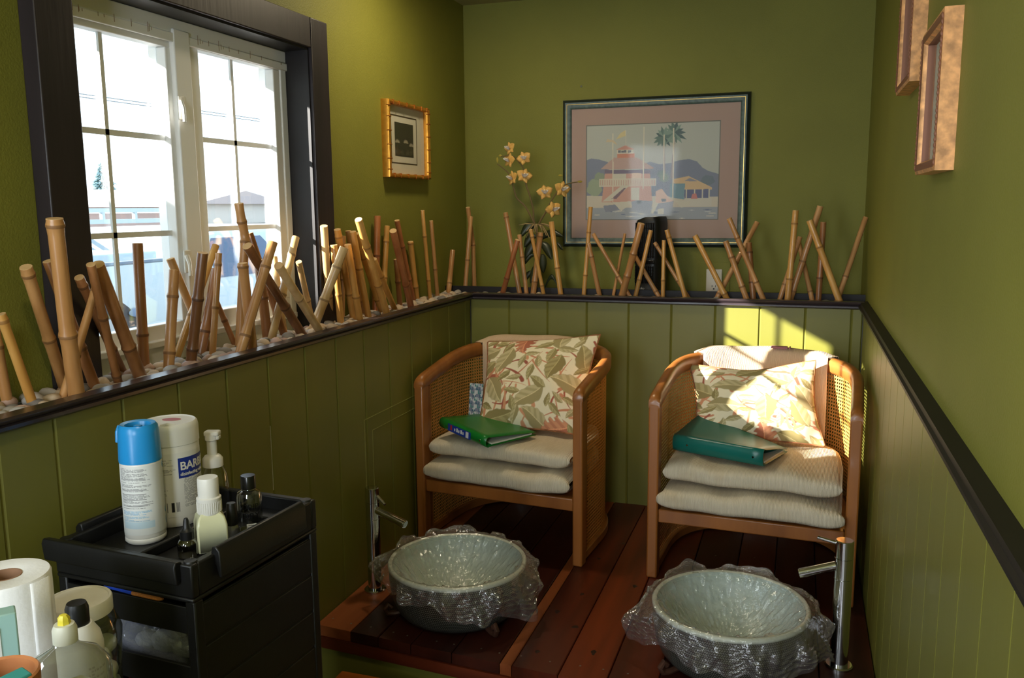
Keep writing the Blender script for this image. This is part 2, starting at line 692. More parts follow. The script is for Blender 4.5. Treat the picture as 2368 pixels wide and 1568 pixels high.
# ------------------------------------------------------------------ platform
pl = thing('platform', 'raised wooden deck of dark red-brown boards under both chairs', 'platform', (.7, -.6, 0), kind='structure')
def fy(x): return -1.222 - .055 * min(max(x, 0), 1.5) / .75 if x < .75 else -1.277 - .01 * (x - .75)
PM = [mat_wood('deck_red_brown', (98, 36, 13), (58, 20, 8), .38, spec=.35), mat_wood('deck_dark_brown', (62, 24, 14), (38, 14, 9), .36, spec=.35),
      mat_wood('deck_light_brown', (150, 84, 46), (118, 60, 28), .4, spec=.35), mat_wood('deck_orange_brown', (120, 48, 18), (74, 28, 9), .38, spec=.35)]
xs = [0.001, .113, .20, .30, .42, .555, .588, .71, .83, .95, 1.085, 1.2, 1.32, WX - .013]
kinds = [2, 1, 1, 1, 1, 2, 0, 3, 0, 1, 0, 1, 1]
dk = MB()
for k, (a, b) in enumerate(zip(xs[:-1], xs[1:])):
    g = .0012
    vs = []
    for yy in ('f', 'b'):
        for (x, z) in ((a + g, PZ - .03), (b - g, PZ - .03), (b - g, PZ - .002), (b - g - .002, PZ), (a + g + .002, PZ), (a + g, PZ - .002)):
            vs.append((x, fy(x) if yy == 'f' else -.001, z))
    n = 6
    fs = [(i, (i + 1) % n, n + (i + 1) % n, n + i) for i in range(n)] + [tuple(range(n - 1, -1, -1)), tuple(range(n, 2 * n))]
    dk.add(vs, fs, kinds[k], False)
dk.build('deck', PM, pl)
fa = MB()
for x0, x1 in ((0.001, .75), (.75, WX - .013)):
    vs = []
    for x in (x0, x1):
        y = fy(x)
        vs += [(x, y - .006, PZ - .062), (x, y - .006, PZ - .031), (x, y + .02, PZ - .031), (x, y + .02, PZ - .062)]
    fa.add(vs, [(0, 4, 5, 1), (1, 5, 6, 2), (2, 6, 7, 3), (3, 7, 4, 0), (0, 1, 2, 3), (4, 7, 6, 5)], 0, False)
fa.build('fascia', mat_wood('fascia_brown', (112, 48, 24), (76, 30, 14), .35, 'X'), pl)
ri = MB()
for x0, x1 in ((0.001, .75), (.75, WX - .013)):
    vs = []
    for x in (x0, x1):
        y = fy(x)
        vs += [(x, y + .012, 0), (x, y + .012, PZ - .05), (x, y + .03, PZ - .05), (x, y + .03, 0)]
    ri.add(vs, [(0, 4, 5, 1), (1, 5, 6, 2), (2, 6, 7, 3), (3, 7, 4, 0), (0, 1, 2, 3), (4, 7, 6, 5)], 0, False)
ri.build('riser', M_wains, pl)
nl = MB()
for px in ((942, 1470), (1010, 1483), (1113, 1500), (1155, 1510), (1205, 1517), (1272, 1530), (1342, 1540), (1452, 1558), (1395, 1548), (770, 1430), (812, 1442), (858, 1450), (910, 1462), (1050, 1490),
           (1388, 1250), (1180, 1220), (1225, 1226), (1605, 1282), (1655, 1285), (1745, 1290), (1840, 1300)):
    p = onz(px, PZ)
    nl.lathe([(0, .0), (.0026, 0), (.0026, .0005), (0, .0006)], (p[0], p[1], PZ - .0002), 10)
nl.build('nails', mat('nail_head', (120, 114, 104), .5, .5), pl)
kn = MB()
for (x, y, a, b) in ((.62, -.95, .02, .009), (.66, -.82, .015, .008), (.69, -1.02, .024, .008), (.77, -1.14, .018, .01), (.63, -1.18, .016, .008), (.65, -.55, .016, .007), (.80, -.72, .02, .008), (.88, -.93, .016, .01), (.70, -.40, .018, .007)):
    m_ = MB().lathe([(0, 0), (1, 0), (.6, .0003), (0, .0004)], (0, 0, 0), 18)
    kn.add([(x + v[0] * a * .42 * (1 + .3 * math.sin(3 * math.atan2(v[1], v[0]) + x * 40)), y + v[1] * b * 1.5 * (1 + .2 * math.sin(2 * math.atan2(v[1], v[0]) + y * 30)), PZ - .0001 + v[2]) for v in m_.v], m_.f)
kn.build('wood_knots', mat('dark_knot', (40, 18, 10), .35), pl)

# wooden step in front of the platform
st = thing('step', 'orange-brown wooden step in front of the green platform riser', 'step', (.36, -1.44, 0))
MB().box((.125, -1.575, .205), (.62, -1.302, .228)).build('tread', mat_wood('step_orange', (176, 100, 30), (140, 70, 18), .3, 'X', coat=.2), st, bevel=.004)
for x in (.15, .575):
    MB().box((x, -1.55, 0), (x + .022, -1.32, .205)).build('side_panel', PM[3], st)
MB().box((.172, -1.335, .08), (.575, -1.32, .205)).build('back_panel', PM[3], st)

# ------------------------------------------------------------------ window
FXW = -.205
win = thing('window_1', 'white sliding window with dark stained casing above the ledge', 'window', (FXW, -1.35, 1.1), kind='structure')
CF = -.12
cs = MB()
cs.box((LX, OY1, OZ0), (CF, OY1 + .092, OZ1 + .085)).build('casing', M_casing, win, bevel=.003)
MB().box((LX, OY0 - .092, OZ0), (CF, OY0, OZ1 + .085)).build('casing', M_casing, win, bevel=.003)
MB().box((LX, OY0, OZ1), (CF - .001, OY1, OZ1 + .085)).build('casing', M_casing, win, bevel=.003)
rv = MB()
rv.box((FXW - .01, OY1 - .006, OZ0), (LX + .03, OY1 + .001, OZ1)).box((FXW - .01, OY0 - .001, OZ0), (LX + .03, OY0 + .006, OZ1)).box((FXW - .01, OY0, OZ1 - .006), (LX + .03, OY1, OZ1 + .001))
rv.build('reveal', mat('dark_reveal', (24, 20, 23), .5, var=.2, vs=25, stretch=(1, 1, .08)), win)
XO, XI = FXW - .075, FXW
fr = MB()
fr.box((XO, OY0, OZ1 - .04), (XI, OY1, OZ1 - .006)).box((XO, OY0, OZ0), (XI, OY1, 1.128)).box((XO, OY1 - .034, 1.128), (XI, OY1 - .006, OZ1 - .04)).box((XO, OY0 + .006, 1.128), (XI, OY0 + .034, OZ1 - .04))
fr.box((XI - .002, OY0, OZ1 - .062), (XI + .004, OY1, OZ1 - .04))
fr.box((XI - .03, OY0 + .02, 1.118), (XI + .012, OY1 - .02, 1.134))
fr.build('window_frame', M_vinyl, win, bevel=.0025)
MB().box((XO + .002, -1.402, 1.126), (XI + .006, -1.345, OZ1 - .03)).build('mullion', M_vinyl, win, bevel=.003)


def sash(y0, y1, z0, z1, gy0, gy1, gz0, gz1, x, name):
    m = MB()
    m.box((x - .03, y0, z0), (x, y1, gz0)).box((x - .03, y0, gz1), (x, y1, z1)).box((x - .03, y0, gz0), (x, gy0, gz1)).box((x - .03, gy1, gz0), (x, y1, gz1))
    s_ = m.build(name, M_vinyl, win, bevel=.0025)
    return s_


s1 = sash(OY0 + .034, -1.4, 1.128, 1.857, -1.735, -1.418, 1.168, 1.823, XI - .008, 'sash')
s2 = sash(-1.347, OY1 - .034, 1.128, 1.857, -1.303, -.980, 1.178, 1.834, XI - .004, 'sash')
for s_, gy, yv, zs, x in ((s1, (-1.735, -1.418, 1.168, 1.823), -1.604, (1.611, 1.384), XI - .026), (s2, (-1.303, -.98, 1.178, 1.834), -1.150, (1.617, 1.390), XI - .022)):
    m = MB()
    m.box((x - .003, yv - .0056, gy[2]), (x + .003, yv + .0056, gy[3]))
    for z in zs:
        m.box((x - .003, gy[0], z - .0064), (x + .003, gy[1], z + .0064))
    m.build('muntins', mat('grey_white_muntin', (236, 239, 242), .4), s_)
    MB().box((x - .009, gy[0], gy[2]), (x - .007, gy[1], gy[3])).build('pane', M_glass, s_)
for px in ((418, 250), (432, 605)):
    p = onx(px, XI + .006)
    lt = MB().box((XI + .004, p[1] - .010, p[2] - .028), (XI + .010, p[1] + .012, p[2] + .028)).build('latch', M_white, win, bevel=.002)
    m = MB().tube([(XI + .012, p[1] - .006, p[2] + .016), (XI + .02, p[1] - .007, p[2] - .005), (XI + .022, p[1] - .009, p[2] - .034)], [.006, .005, .004], 8)
    m.build('lever', M_white, lt)
    MB().lathe([(0, 0), (.003, 0), (.003, .001), (0, .001)], (0, 0, 0)).build('screw', M_steel, lt).location = (float(XI + .0105 - FXW), float(p[1] + 1.35 + .004), float(p[2] - 1.1 + .02))
# drip stains on the head of the frame
dm = MB()
for k in range(26):
    y = OY0 + .05 + random.random() * .8
    h = .004 + .022 * random.random()
    dm.box((XI + .0041, y, OZ1 - .045 - h * .4), (XI + .0046, y + .0012, OZ1 - .045 + h * .6))
dm.build('drip_stains', mat('brown_drip_stain', (150, 122, 98), .7), win)

# ------------------------------------------------------------------ bamboo canes
BC = {'tan': ((196, 146, 92), (168, 118, 68)), 'brown': ((166, 112, 68), (132, 86, 48)), 'golden': ((214, 164, 92), (188, 134, 66)), 'pale': ((212, 178, 126), (186, 148, 98)), 'dark brown': ((134, 88, 52), (98, 62, 34)), 'reddish': ((180, 114, 68), (152, 90, 50))}
BM = {}
for k, (a, b) in BC.items():
    BM[k] = [mat('bamboo_' + k.replace(' ', '_'), a, .33, col2=b, vs=30, stretch=(1, 1, .12), coat=.1), mat('bamboo_ring_' + k.replace(' ', '_'), tuple(int(x * .82) for x in b), .6), mat('bamboo_cut', (206, 168, 116), .8, var=.1)]


def cane(pts, r, kind, nodes, label, group, base):
    """pts: base..top world points; nodes: fractions of the length that carry a joint ring"""
    pts = [np.array(p, float) for p in pts]
    seg = [np.linalg.norm(b - a) for a, b in zip(pts[:-1], pts[1:])]
    L = sum(seg)

    def P(t):
        d = t * L
        for i, s_ in enumerate(seg):
            if d <= s_ or i == len(seg) - 1:
                return pts[i] + (pts[i + 1] - pts[i]) * (d / s_)
            d -= s_
    ts = [(0, 1.0, 0)]
    e = .0036 / L
    for n in sorted(nodes):
        ts += [(n - 5 * e, .985, 0), (n - 1.5 * e, 1.06, 1), (n - .5 * e, 1.16, 1), (n + .3 * e, 1.12, 0), (n + 2 * e, 1.0, 0), (n + 6 * e, .97, 0)]
    if len(pts) > 2:
        acc = 0
        for s_ in seg[:-1]:
            acc += s_
            t = acc / L
            if all(abs(t - n) > 8 * e for n in nodes):
                ts.append((t, .98, 0))
    ts.append((1.0, 1.02, 2))
    ts.sort(key=lambda q: q[0])
    ts = [q for q in ts if 0 <= q[0] <= 1]
    rp, rr, mm = [], [], []
    for t, k, m in ts:
        rp.append(P(t))
        rr.append(r * k * (1.04 - .06 * t))
        mm.append(m)
    d = P(1.0) - P(.97)
    d /= np.linalg.norm(d)
    top = P(1.0)
    rp += [top + d * .0008, top + d * .0002, top - d * .012]
    rr += [rr[-1] * .97, rr[-1] * .74, rr[-1] * .70]
    mm += [2, 2, 2]
    mb = MB().tube(rp, rr, 12, 0, True, mm[:-1])
    o = mb.build('bamboo_cane', BM[kind], origin=tuple(base), sharp=60)
    return tag(o, label, 'bamboo cane', group)


# top pixel, foot pixel, width in pixels, kind, joints (fraction from the foot), [middle pixels]
LEFT = [
    ((-12, 765), (17, 934), 24, 'tan', (.8,), []), ((2, 727), (77, 938), 22, 'golden', (.94,), []), ((60, 618), (147, 862), 27, 'tan', (.95, .45), []),
    ((225, 657), (143, 908), 20, 'tan', (.95, .40), []), ((126, 506), (178, 912), 37, 'tan', (.97, .40), [(155, 758)]), ((112, 604), (220, 901), 25, 'brown', (.35,), []),
    ((183, 642), (284, 858), 21, 'brown', (.93, .3), []), ((210, 612), (273, 874), 20, 'brown', (.12, .6), []), ((225, 612), (325, 862), 30, 'brown', (.33,), []),
    ((318, 563), (332, 826), 24, 'brown', (.30,), []), ((403, 625), (390, 851), 24, 'tan', (.20, .75), []), ((394, 599), (483, 795), 19, 'tan', (.2,), []),
    ((469, 585), (440, 833), 24, 'dark brown', (.19, .62), []), ((499, 568), (404, 809), 17, 'golden', (.4,), []), ((501, 622), (463, 817), 22, 'brown', (.32,), []),
    ((506, 586), (491, 820), 15, 'tan', (.5, .9), []), ((490, 672), (543, 790), 13, 'brown', (.5,), []), ((552, 471), (552, 768), 21, 'tan', (.88, .74), [(558, 507), (567, 548), (563, 611)]),
    ((561, 609), (584, 806), 23, 'tan', (.97,), []), ((577, 540), (658, 786), 17, 'brown', (.25, .7), []), ((598, 602), (618, 773), 22, 'brown', (.55,), []),
    ((572, 569), (699, 774), 22, 'dark brown', (.36,), []), ((631, 560), (553, 814), 23, 'tan', (.21, .79), []), ((634, 594), (657, 768), 15, 'pale', (.62,), []),
    ((644, 614), (742, 763), 20, 'pale', (.57,), []), ((684, 549), (628, 787), 18, 'pale', (.83, .45), []), ((691, 606), (724, 742), 14, 'pale', (.45,), []),
    ((796, 573), (722, 752), 21, 'pale', (.40, .78), []), ((749, 523), (764, 740), 17, 'pale', (.3,), []), ((772, 567), (788, 748), 16, 'golden', (.4,), []),
    ((780, 531), (818, 738), 16, 'golden', (.32, .93), []), ((794, 546), (791, 737), 12, 'tan', (.5,), []), ((805, 534), (837, 728), 14, 'tan', (.2, .7), []),
    ((804, 566), (832, 739), 16, 'golden', (.35,), []), ((816, 536), (852, 734), 15, 'golden', (.6,), []), ((823, 541), (882, 712), 14, 'golden', (.72, .2), []),
    ((829, 508), (896, 722), 17, 'golden', (.75, .37), []), ((873, 500), (868, 714), 15, 'reddish', (.6,), []), ((895, 523), (884, 680), 13, 'golden', (.82, .4), []),
    ((865, 600), (914, 718), 13, 'golden', (.7,), []), ((918, 510), (956, 695), 12, 'reddish', (.3, .7), []), ((909, 534), (951, 704), 16, 'reddish', (.35,), []),
    ((916, 600), (925, 706), 12, 'brown', (.55,), []), ((949, 559), (964, 690), 13, 'golden', (.27, .98), []), ((977, 487), (995, 693), 9, 'golden', (.25, .73), []),
    ((997, 511), (1012, 688), 9, 'tan', (.40,), []), ((1047, 579), (1037, 678), 12, 'tan', (.28,), []), ((1082, 480), (1097, 670), 10, 'tan', (.55,), [(1094, 562)]),
    ((1089, 501), (1075, 675), 10, 'tan', (.45,), [])]
BACK = [
    ((1169, 492), (1202, 672), 11, 'tan', (.95,), []), ((1201, 543), (1218, 674), 10, 'tan', (.65,), []), ((1197, 555), (1161, 669), 12, 'reddish', (.35,), []),
    ((1227, 531), (1258, 675), 9, 'golden', (.20, .9), []), ((1250, 538), (1233, 674), 13, 'tan', (.25, .95), []), ((1275, 513), (1297, 676), 12, 'golden', (.40,), []),
    ((1366, 479), (1350, 679), 10, 'golden', (.26, .73), []), ((1361, 563), (1387, 681), 11, 'tan', (.77,), []), ((1372, 541), (1457, 683), 9, 'tan', (.35,), []),
    ((1445, 541), (1418, 682), 7, 'tan', (.4,), []), ((1483, 517), (1437, 683), 16, 'tan', (.33, .62), []), ((1505, 533), (1469, 685), 10, 'golden', (.3,), []),
    ((1464, 584), (1525, 687), 10, 'tan', (.18,), []), ((1514, 561), (1593, 690), 9, 'tan', (.35, .95), []), ((1535, 556), (1533, 687), 9, 'golden', (.35,), []),
    ((1542, 532), (1586, 682), 11, 'golden', (.9,), []), ((1607, 545), (1682, 693), 13, 'golden', (.13,), []), ((1678, 558), (1728, 695), 13, 'tan', (.28, .75), []),
    ((1686, 505), (1768, 698), 12, 'tan', (.27, .78), []), ((1751, 514), (1657, 691), 12, 'tan', (.50, .1), []), ((1732, 562), (1742, 696), 13, 'brown', (.35, .85), []),
    ((1840, 487), (1821, 698), 14, 'golden', (.28, .87), []), ((1897, 477), (1826, 698), 14, 'tan', (.14, .45), []), ((1850, 548), (1802, 696), 11, 'tan', (.3,), []),
    ((1846, 555), (1879, 700), 11, 'tan', (.2,), []), ((1904, 514), (1892, 701), 13, 'brown', (.34,), []), ((1872, 510), (1944, 704), 15, 'golden', (.70,), []),
    ((2002, 503), (1935, 700), 12, 'tan', (.33,), [])]


def nth(i):
    return ['first', 'second', 'third', 'fourth', 'fifth', 'sixth', 'seventh', 'eighth', 'ninth', 'tenth', 'eleventh', 'twelfth', 'thirteenth', 'fourteenth'][i]


def zone_left(x):
    if x < 235: return 'left of the window casing', 0
    if x < 425: return 'under the left sash', 1
    if x < 575: return 'around the window mullion', 2
    if x < 735: return 'under the right sash', 3
    if x < 860: return 'just past the right casing', 4
    return 'below the gold picture', 5


def zone_back(x):
    if x < 1310: return 'around the orchid', 6
    if x < 1500: return 'left of the black fan', 7
    if x < 1775: return 'right of the black fan', 8
    return 'near the right wall', 9


jobs = []
for lst, side in ((LEFT, 'L'), (BACK, 'B')):
    for (tp, ft, w, kind, nodes, mids) in lst:
        zn, zi = zone_left(ft[0]) if side == 'L' else zone_back(ft[0])
        jobs.append([side, tp, ft, w, kind, nodes, mids, zn, zi])


def segdist(p, q, n=14):
    A = np.array(p)
    B = np.array(q)
    ta = np.linspace(0, 1, 40)

    def samp(P_):
        d = np.concatenate([[0], np.cumsum(np.linalg.norm(np.diff(P_, axis=0), axis=1))])
        t = ta * d[-1]
        return np.stack([np.interp(t, d, P_[:, k]) for k in range(3)], 1)
    a, b = samp(A), samp(B)
    return float(np.sqrt(((a[:, None] - b[None]) ** 2).sum(-1)).min())


HINT = {('L', 4): 1, ('L', 8): 1, ('L', 12): 1, ('L', 22): 1, ('L', 24): 1, ('L', 27): 1, ('L', 36): 1, ('L', 41): 1, ('L', 18): .6, ('L', 21): .5, ('L', 3): .4,
        ('L', 0): -.6, ('L', 2): -.5, ('L', 5): -1, ('L', 11): -1, ('L', 13): -.8, ('L', 16): -1, ('L', 17): -.6, ('L', 19): -1, ('L', 20): -.6, ('L', 23): -1, ('L', 26): -1, ('L', 31): -1, ('L', 32): -1, ('L', 37): -1, ('L', 38): -1, ('L', 40): -1, ('L', 42): -.6,
        ('B', 26): -1, ('B', 18): -1, ('B', 2): -1, ('B', 3): -1, ('B', 10): -1, ('B', 8): .6, ('B', 19): 1, ('B', 20): 1, ('B', 24): 1, ('B', 27): 1, ('B', 0): .6, ('B', 9): .8, ('B', 25): .6}
cnt_ = {'L': 0, 'B': 0}
for j in jobs:
    j.append(HINT.get((j[0], cnt_[j[0]]), 0))
    cnt_[j[0]] += 1
done = []
for j in sorted(jobs, key=lambda q: -abs(q[9])):
    side, tp, ft, w, kind, nodes, mids = j[:7]
    hint = j.pop()
    ax = 0 if side == 'L' else 1
    lo, hi = (LX + .022, -.026) if side == 'L' else (.030, .108)
    un = on if True else None
    b0_ = min(max(float(onz(ft, BED)[ax]), lo), hi)
    inwin = side == 'L' and 235 < ft[0] < 735
    best = None
    for df in (0, .012, -.012, .024, -.024, .036, -.036, .05, -.05):
        bd = b0_ + df
        if not lo <= bd <= hi:
            continue
        for dt in (0, .012, -.012, .024, -.024, .038, -.038, .055, -.055, .075, -.075):
            td = bd + dt
            if side == 'L':
                if td < (-.185 if inwin and min(tp[0], ft[0]) > 260 and max(tp[0], ft[0]) < 700 else -.098 if min(tp[0], ft[0]) < 790 and max(tp[0], ft[0]) > 70 else LX + .012) or td > .02:
                    continue
            elif not .012 <= td <= .30:
                continue
            b = on(ft, ax, bd)
            b[2] = BED
            t3 = on(tp, ax, td)
            md = [on(m_, ax, bd + (td - bd) * .5) for m_ in mids]
            path = [b + (b - t3) / np.linalg.norm(b - t3) * .010] + md[::-1] + [t3]
            r = w * 1.0 * depth_of((b + t3) / 2) / F / 2
            clear = min([segdist(path, q[0]) - 1.16 * (r + q[1]) for q in done if q[2] == side and abs(q[3] - ft[0]) < 190] or [1.0])
            cost = max(0, .0008 - clear) * 400 + abs(df) * 1.5 + abs(dt) - hint * (bd + .8 * td) * 1.6
            if best is None or cost < best[0]:
                best = (cost, path, r, b)
    done.append((best[1], best[2], side, ft[0]))
    j += [best[1], best[2], best[3]]
for zi in range(10):
    grp = sorted([j for j in jobs if j[8] == zi], key=lambda j: j[2][0])
    n = len(grp)
    for i, (side, tp, ft, w, kind, nodes, mids, zn, _, path, r, b) in enumerate(grp):
        dx = tp[0] - ft[0]
        how = 'upright' if abs(dx) < 22 else ('leaning left' if dx < 0 else 'leaning right')
        size = 'thick' if r > .018 else ('slim' if r < .0125 else 'medium')
        if i == n - 1:
            pos = 'rightmost foot'
        elif i == 0:
            pos = 'leftmost foot'
        elif i < (n + 1) // 2:
            pos = nth(i) + ' foot from the left'
        else:
            pos = nth(n - 1 - i) + ' foot from the right'
        lab = f'{size} {kind} bamboo cane {how}, {pos} {zn}'
        cane(path, r, kind, nodes, lab, 'bamboo canes on the window ledge' if side == 'L' else 'bamboo canes on the back ledge', b)

# ------------------------------------------------------------------ pebbles
PB = {'pale grey': mat('pebble_grey', (168, 160, 152), .7, var=.12, vs=40), 'beige': mat('pebble_beige', (190, 168, 142), .7, var=.12, vs=40), 'pinkish': mat('pebble_pink', (182, 150, 134), .7, var=.15, vs=40), 'dark grey': mat('pebble_dark', (118, 112, 108), .65, var=.15, vs=40)}
pm = []
for k in range(7):
    m = MB().ball((0, 0, 0), 1.0, 14, 0)
    ax = rng.normal(size=(4, 3))
    vs = []
    for v in m.v:
        v = np.array(v)
        s_ = 1 + sum(.07 * math.sin(2.1 * np.dot(a, v) + i) for i, a in enumerate(ax))
        vs.append(v * s_)
    m.v = [tuple(v) for v in vs]
    pm.append(m)
protos = {}


def pebble(x, y, z, r, kindname, label, group):
    k = random.randrange(7)
    key = (k, kindname)
    if key not in protos:
        o = pm[k].build('pebble', PB[kindname], local=True, sharp=0)
        protos[key] = o
    else:
        o = protos[key].copy()
        COL.objects.link(o)
    o.location = (x, y, z)
    o.rotation_euler = (random.uniform(-.3, .3), random.uniform(-.3, .3), random.uniform(0, 6.28))
    s_ = r
    o.scale = (s_ * random.uniform(1.0, 1.35), s_ * random.uniform(.8, 1.05), s_ * random.uniform(.55, .75))
    tag(o, label, 'pebble', group)


placed = []
cnt = 0
tries = 0
while cnt < 292 and tries < 30000:
    tries += 1
    y = random.uniform(-2.10, .10)
    x = random.uniform(LX + .020, -.028)
    if x < -.115 and random.random() < .5:
        continue
    r = random.uniform(.0115, .019)
    if any((x - a) ** 2 + (y - b) ** 2 < (.80 * (r + c)) ** 2 for a, b, c in placed):
        continue
    placed.append((x, y, r))
    cnt += 1
    kn_ = random.choices(['pale grey', 'beige', 'pinkish', 'dark grey'], [4, 4, 2.2, .8])[0]
    pebble(x, y, BED - .010 + r * .45, r, kn_, f'{kn_} smooth pebble in the stone bed along the window ledge', f'{kn_} pebbles on the window ledge')
for x0, x1, n in ((.0, .26, 20), (.26, .62, 9), (.66, .82, 7), (.82, 1.44, 9)):
    k = 0
    tries = 0
    while k < n and tries < 500:
        tries += 1
        x, y = random.uniform(x0, x1), random.uniform(.03, .108)
        r = random.uniform(.011, .0175)
        if any((x - a) ** 2 + (y - b) ** 2 < (.95 * (r + c)) ** 2 for a, b, c in placed):
            continue
        placed.append((x, y, r))
        k += 1
        kn_ = random.choices(['pale grey', 'beige', 'dark grey'], [4, 4, 1])[0]
        pebble(x, y, BED - .010 + r * .45, r, kn_, f'{kn_} smooth pebble scattered in the trough along the back ledge', f'{kn_} pebbles on the back ledge')

# PART2

# ------------------------------------------------------------------ cane tub chairs
def u_path(hw, D, ys, n=46):
    pts = [(-hw, 0.0), (-hw, ys * .33), (-hw, ys * .66)]
    for k in range(n + 1):
        a = PI - PI * k / n
        ca, sa = math.cos(a), math.sin(a)
        e = .80
        pts.append((hw * math.copysign(abs(ca) ** e, ca), ys + (D - ys) * abs(sa) ** e))
    pts += [(hw, ys * .66), (hw, ys * .33), (hw, 0.0)]
    P = np.array(pts)
    T = np.gradient(P, axis=0)
    T /= np.linalg.norm(T, axis=1)[:, None]
    N = np.stack([-T[:, 1], T[:, 0]], 1)      # outward
    S = np.concatenate([[0], np.cumsum(np.linalg.norm(np.diff(P, axis=0), axis=1))])
    return P, N, S


HW, CD, YS = .283, .50, .19


def z_top(y): 
    t = min(max(y / CD, 0), 1)
    return .582 + .062 * math.sin(t * PI / 2)


def make_chair(label, loc, rz):
    t = thing('cane_armchair', label, 'armchair', loc, rz, 'cane tub armchairs on the wooden platform')
    P, N, S = u_path(HW, CD, YS)
    n = len(P)

    def sweep(o0, o1, zlo, zhi, mb, round_=.006):
        prof = []
        vs = []
        for i in range(n):
            y = P[i][1]
            a, b = zlo(y, i), zhi(y, i)
            r = min(round_, (b - a) * .4)
            for (o, z) in ((o0 + r, a), (o1 - r, a), (o1, a + r), (o1, b - r), (o1 - r, b), (o0 + r, b), (o0, b - r), (o0, a + r)):
                vs.append((P[i][0] + N[i][0] * o, P[i][1] + N[i][1] * o, z))
        fs = []
        for i in range(n - 1):
            for k in range(8):
                fs.append((i * 8 + k, (i + 1) * 8 + k, (i + 1) * 8 + (k + 1) % 8, i * 8 + (k + 1) % 8))
        fs += [tuple(range(8)), tuple((n - 1) * 8 + k for k in range(7, -1, -1))]
        mb.add(vs, fs, 0, True)
    # the rail with its rounded front corners
    R = .03
    P0 = P

    def ztr(y, i):
        d = y + .022
        z = z_top(y)
        if d < R:
            z -= R - math.sqrt(max(0, R * R - (R - d) ** 2))
        return z
    # finer points at the two front ends
    ext = [(-HW, -.021), (-HW, -.017), (-HW, -.010), (-HW, 0.0), (-HW, .01)]
    P = np.array(ext + [tuple(p) for p in P0[1:-1]] + [(-x, y) for x, y in ext[::-1]])
    T = np.gradient(P, axis=0)
    T /= np.linalg.norm(T, axis=1)[:, None]
    N = np.stack([-T[:, 1], T[:, 0]], 1)
    n = len(P)
    m = MB()
    sweep(-.017, .017, lambda y, i: z_top(y) - .05, ztr, m, .009)
    m.build('top_rail', M_wood, t, local=True, sharp=50)
    m = MB()
    P, N, S = u_path(HW, CD, YS)
    n = len(P)
    sweep(-.011, .011, lambda y, i: .004, lambda y, i: .034, m, .003)
    m.build('bottom_rail', M_wood, t, local=True)
    # woven shell
    mb = MB()
    nz = 12
    vs, uv = [], []
    for i in range(n):
        for j in range(nz):
            z = .034 + (z_top(P[i][1]) - .048 - .034) * j / (nz - 1)
            vs.append((P[i][0], P[i][1], z))
            uv.append((S[i], z))
    fs = [(i * nz + j, (i + 1) * nz + j, (i + 1) * nz + j + 1, i * nz + j + 1) for i in range(n - 1) for j in range(nz - 1)]
    mb.add(vs, fs, 0, True, uv)
    mb.build('cane_panel', M_cane, t, local=True)
    for sx in (-1, 1):
        x = sx * HW
        MB().box((x - .0165, -.022, 0), (x + .0165, .022, z_top(0) - .032)).build('front_leg', M_wood, t, local=True, bevel=.005)
        MB().box((x - .011, .022, .034), (x + .011, .045, z_top(0.03) - .048)).build('inner_stile', M_wood, t, local=True, bevel=.002)
    MB().box((-HW + .017, -.016, .180), (HW - .017, .012, .222)).build('seat_rail', M_wood, t, local=True, bevel=.004)
    sp = [(p[0] * .95, .012 + p[1] * .95) for p in P]
    m = MB()
    k = len(sp)
    m.add([(x, y, .196) for x, y in sp] + [(x, y, .216) for x, y in sp], [tuple(range(k - 1, -1, -1)), tuple(range(k, 2 * k))] + [(i, (i + 1) % k, k + (i + 1) % k, k + i) for i in range(k)], 0, False)
    m.build('seat', M_wood, t, local=True)
    return t


CL = ((.318, -.588, PZ), math.radians(-5.0))
CR = ((1.121, -.640, PZ), math.radians(-3.2))
make_chair('cane tub armchair beside the window wall, holding the bright green binder', *CL)
make_chair('cane tub armchair beside the right wall, holding the teal binder', *CR)


def seat_pad(label, ch, hwf, hwb, y0, y1, z0, z1, seed, sag=0.0):
    r = np.random.default_rng(seed)
    ph = r.uniform(0, 6.28, 8)
    h = (z1 - z0) / 2
    zc = (z0 + z1) / 2
    nx, ns = 61, 40

    def fn(u, v):
        t = -1 + 2 * u
        e = (1 - abs(t) ** 9) ** (1 / 3.0) if abs(t) < 1 else 0
        a = 2 * PI * v
        ca, sa = math.cos(a), math.sin(a)
        yy = (y0 + y1) / 2 - (y1 - y0) / 2 * math.copysign(abs(ca) ** .28, ca) * (.94 + .06 * e)
        zz = math.copysign(abs(sa) ** .62, sa) * h * (.25 + .75 * e)
        k = min(1, max(0, (yy - y0 - .004) / .018))
        wlim = hwb
        if yy > YS:
            s_ = min(1, ((yy - YS) / (CD - YS)) ** 1.25)
            wlim = min(hwb, HW * math.sqrt(max(0, 1 - s_ * s_)) ** .8 - .026)
        x = t * (hwf * (1 - k) + wlim * k)
        wob = .0045 * math.sin(5 * t + ph[0]) + .003 * math.sin(11 * t + ph[1] + 6 * yy)
        top = max(0, sa)
        zz += wob * (.4 + .6 * top) - sag * top * (1 - t * t) * min(1, max(0, (yy - y0) / .12))
        yy += .004 * math.sin(7 * t + ph[2]) * (1 if yy < y0 + .1 else 0)
        return (x, yy, zc + zz)
    mb = MB().grid(lambda v, u: fn(u, v), ns, nx, 0, wrapu=True)
    o0 = len(mb.v)
    mb.f.append(tuple(range(ns)))
    mb.f.append(tuple((nx - 1) * ns + k for k in range(ns - 1, -1, -1)))
    mb.mi += [0, 0]
    mb.sm += [True, True]
    o = mb.build('seat_cushion', M_pad, local=True, sharp=0)
    o.location, o.rotation_euler = ch[0], (0, 0, ch[1])
    tag(o, label, 'cushion', 'cream ribbed seat cushions')
    return o


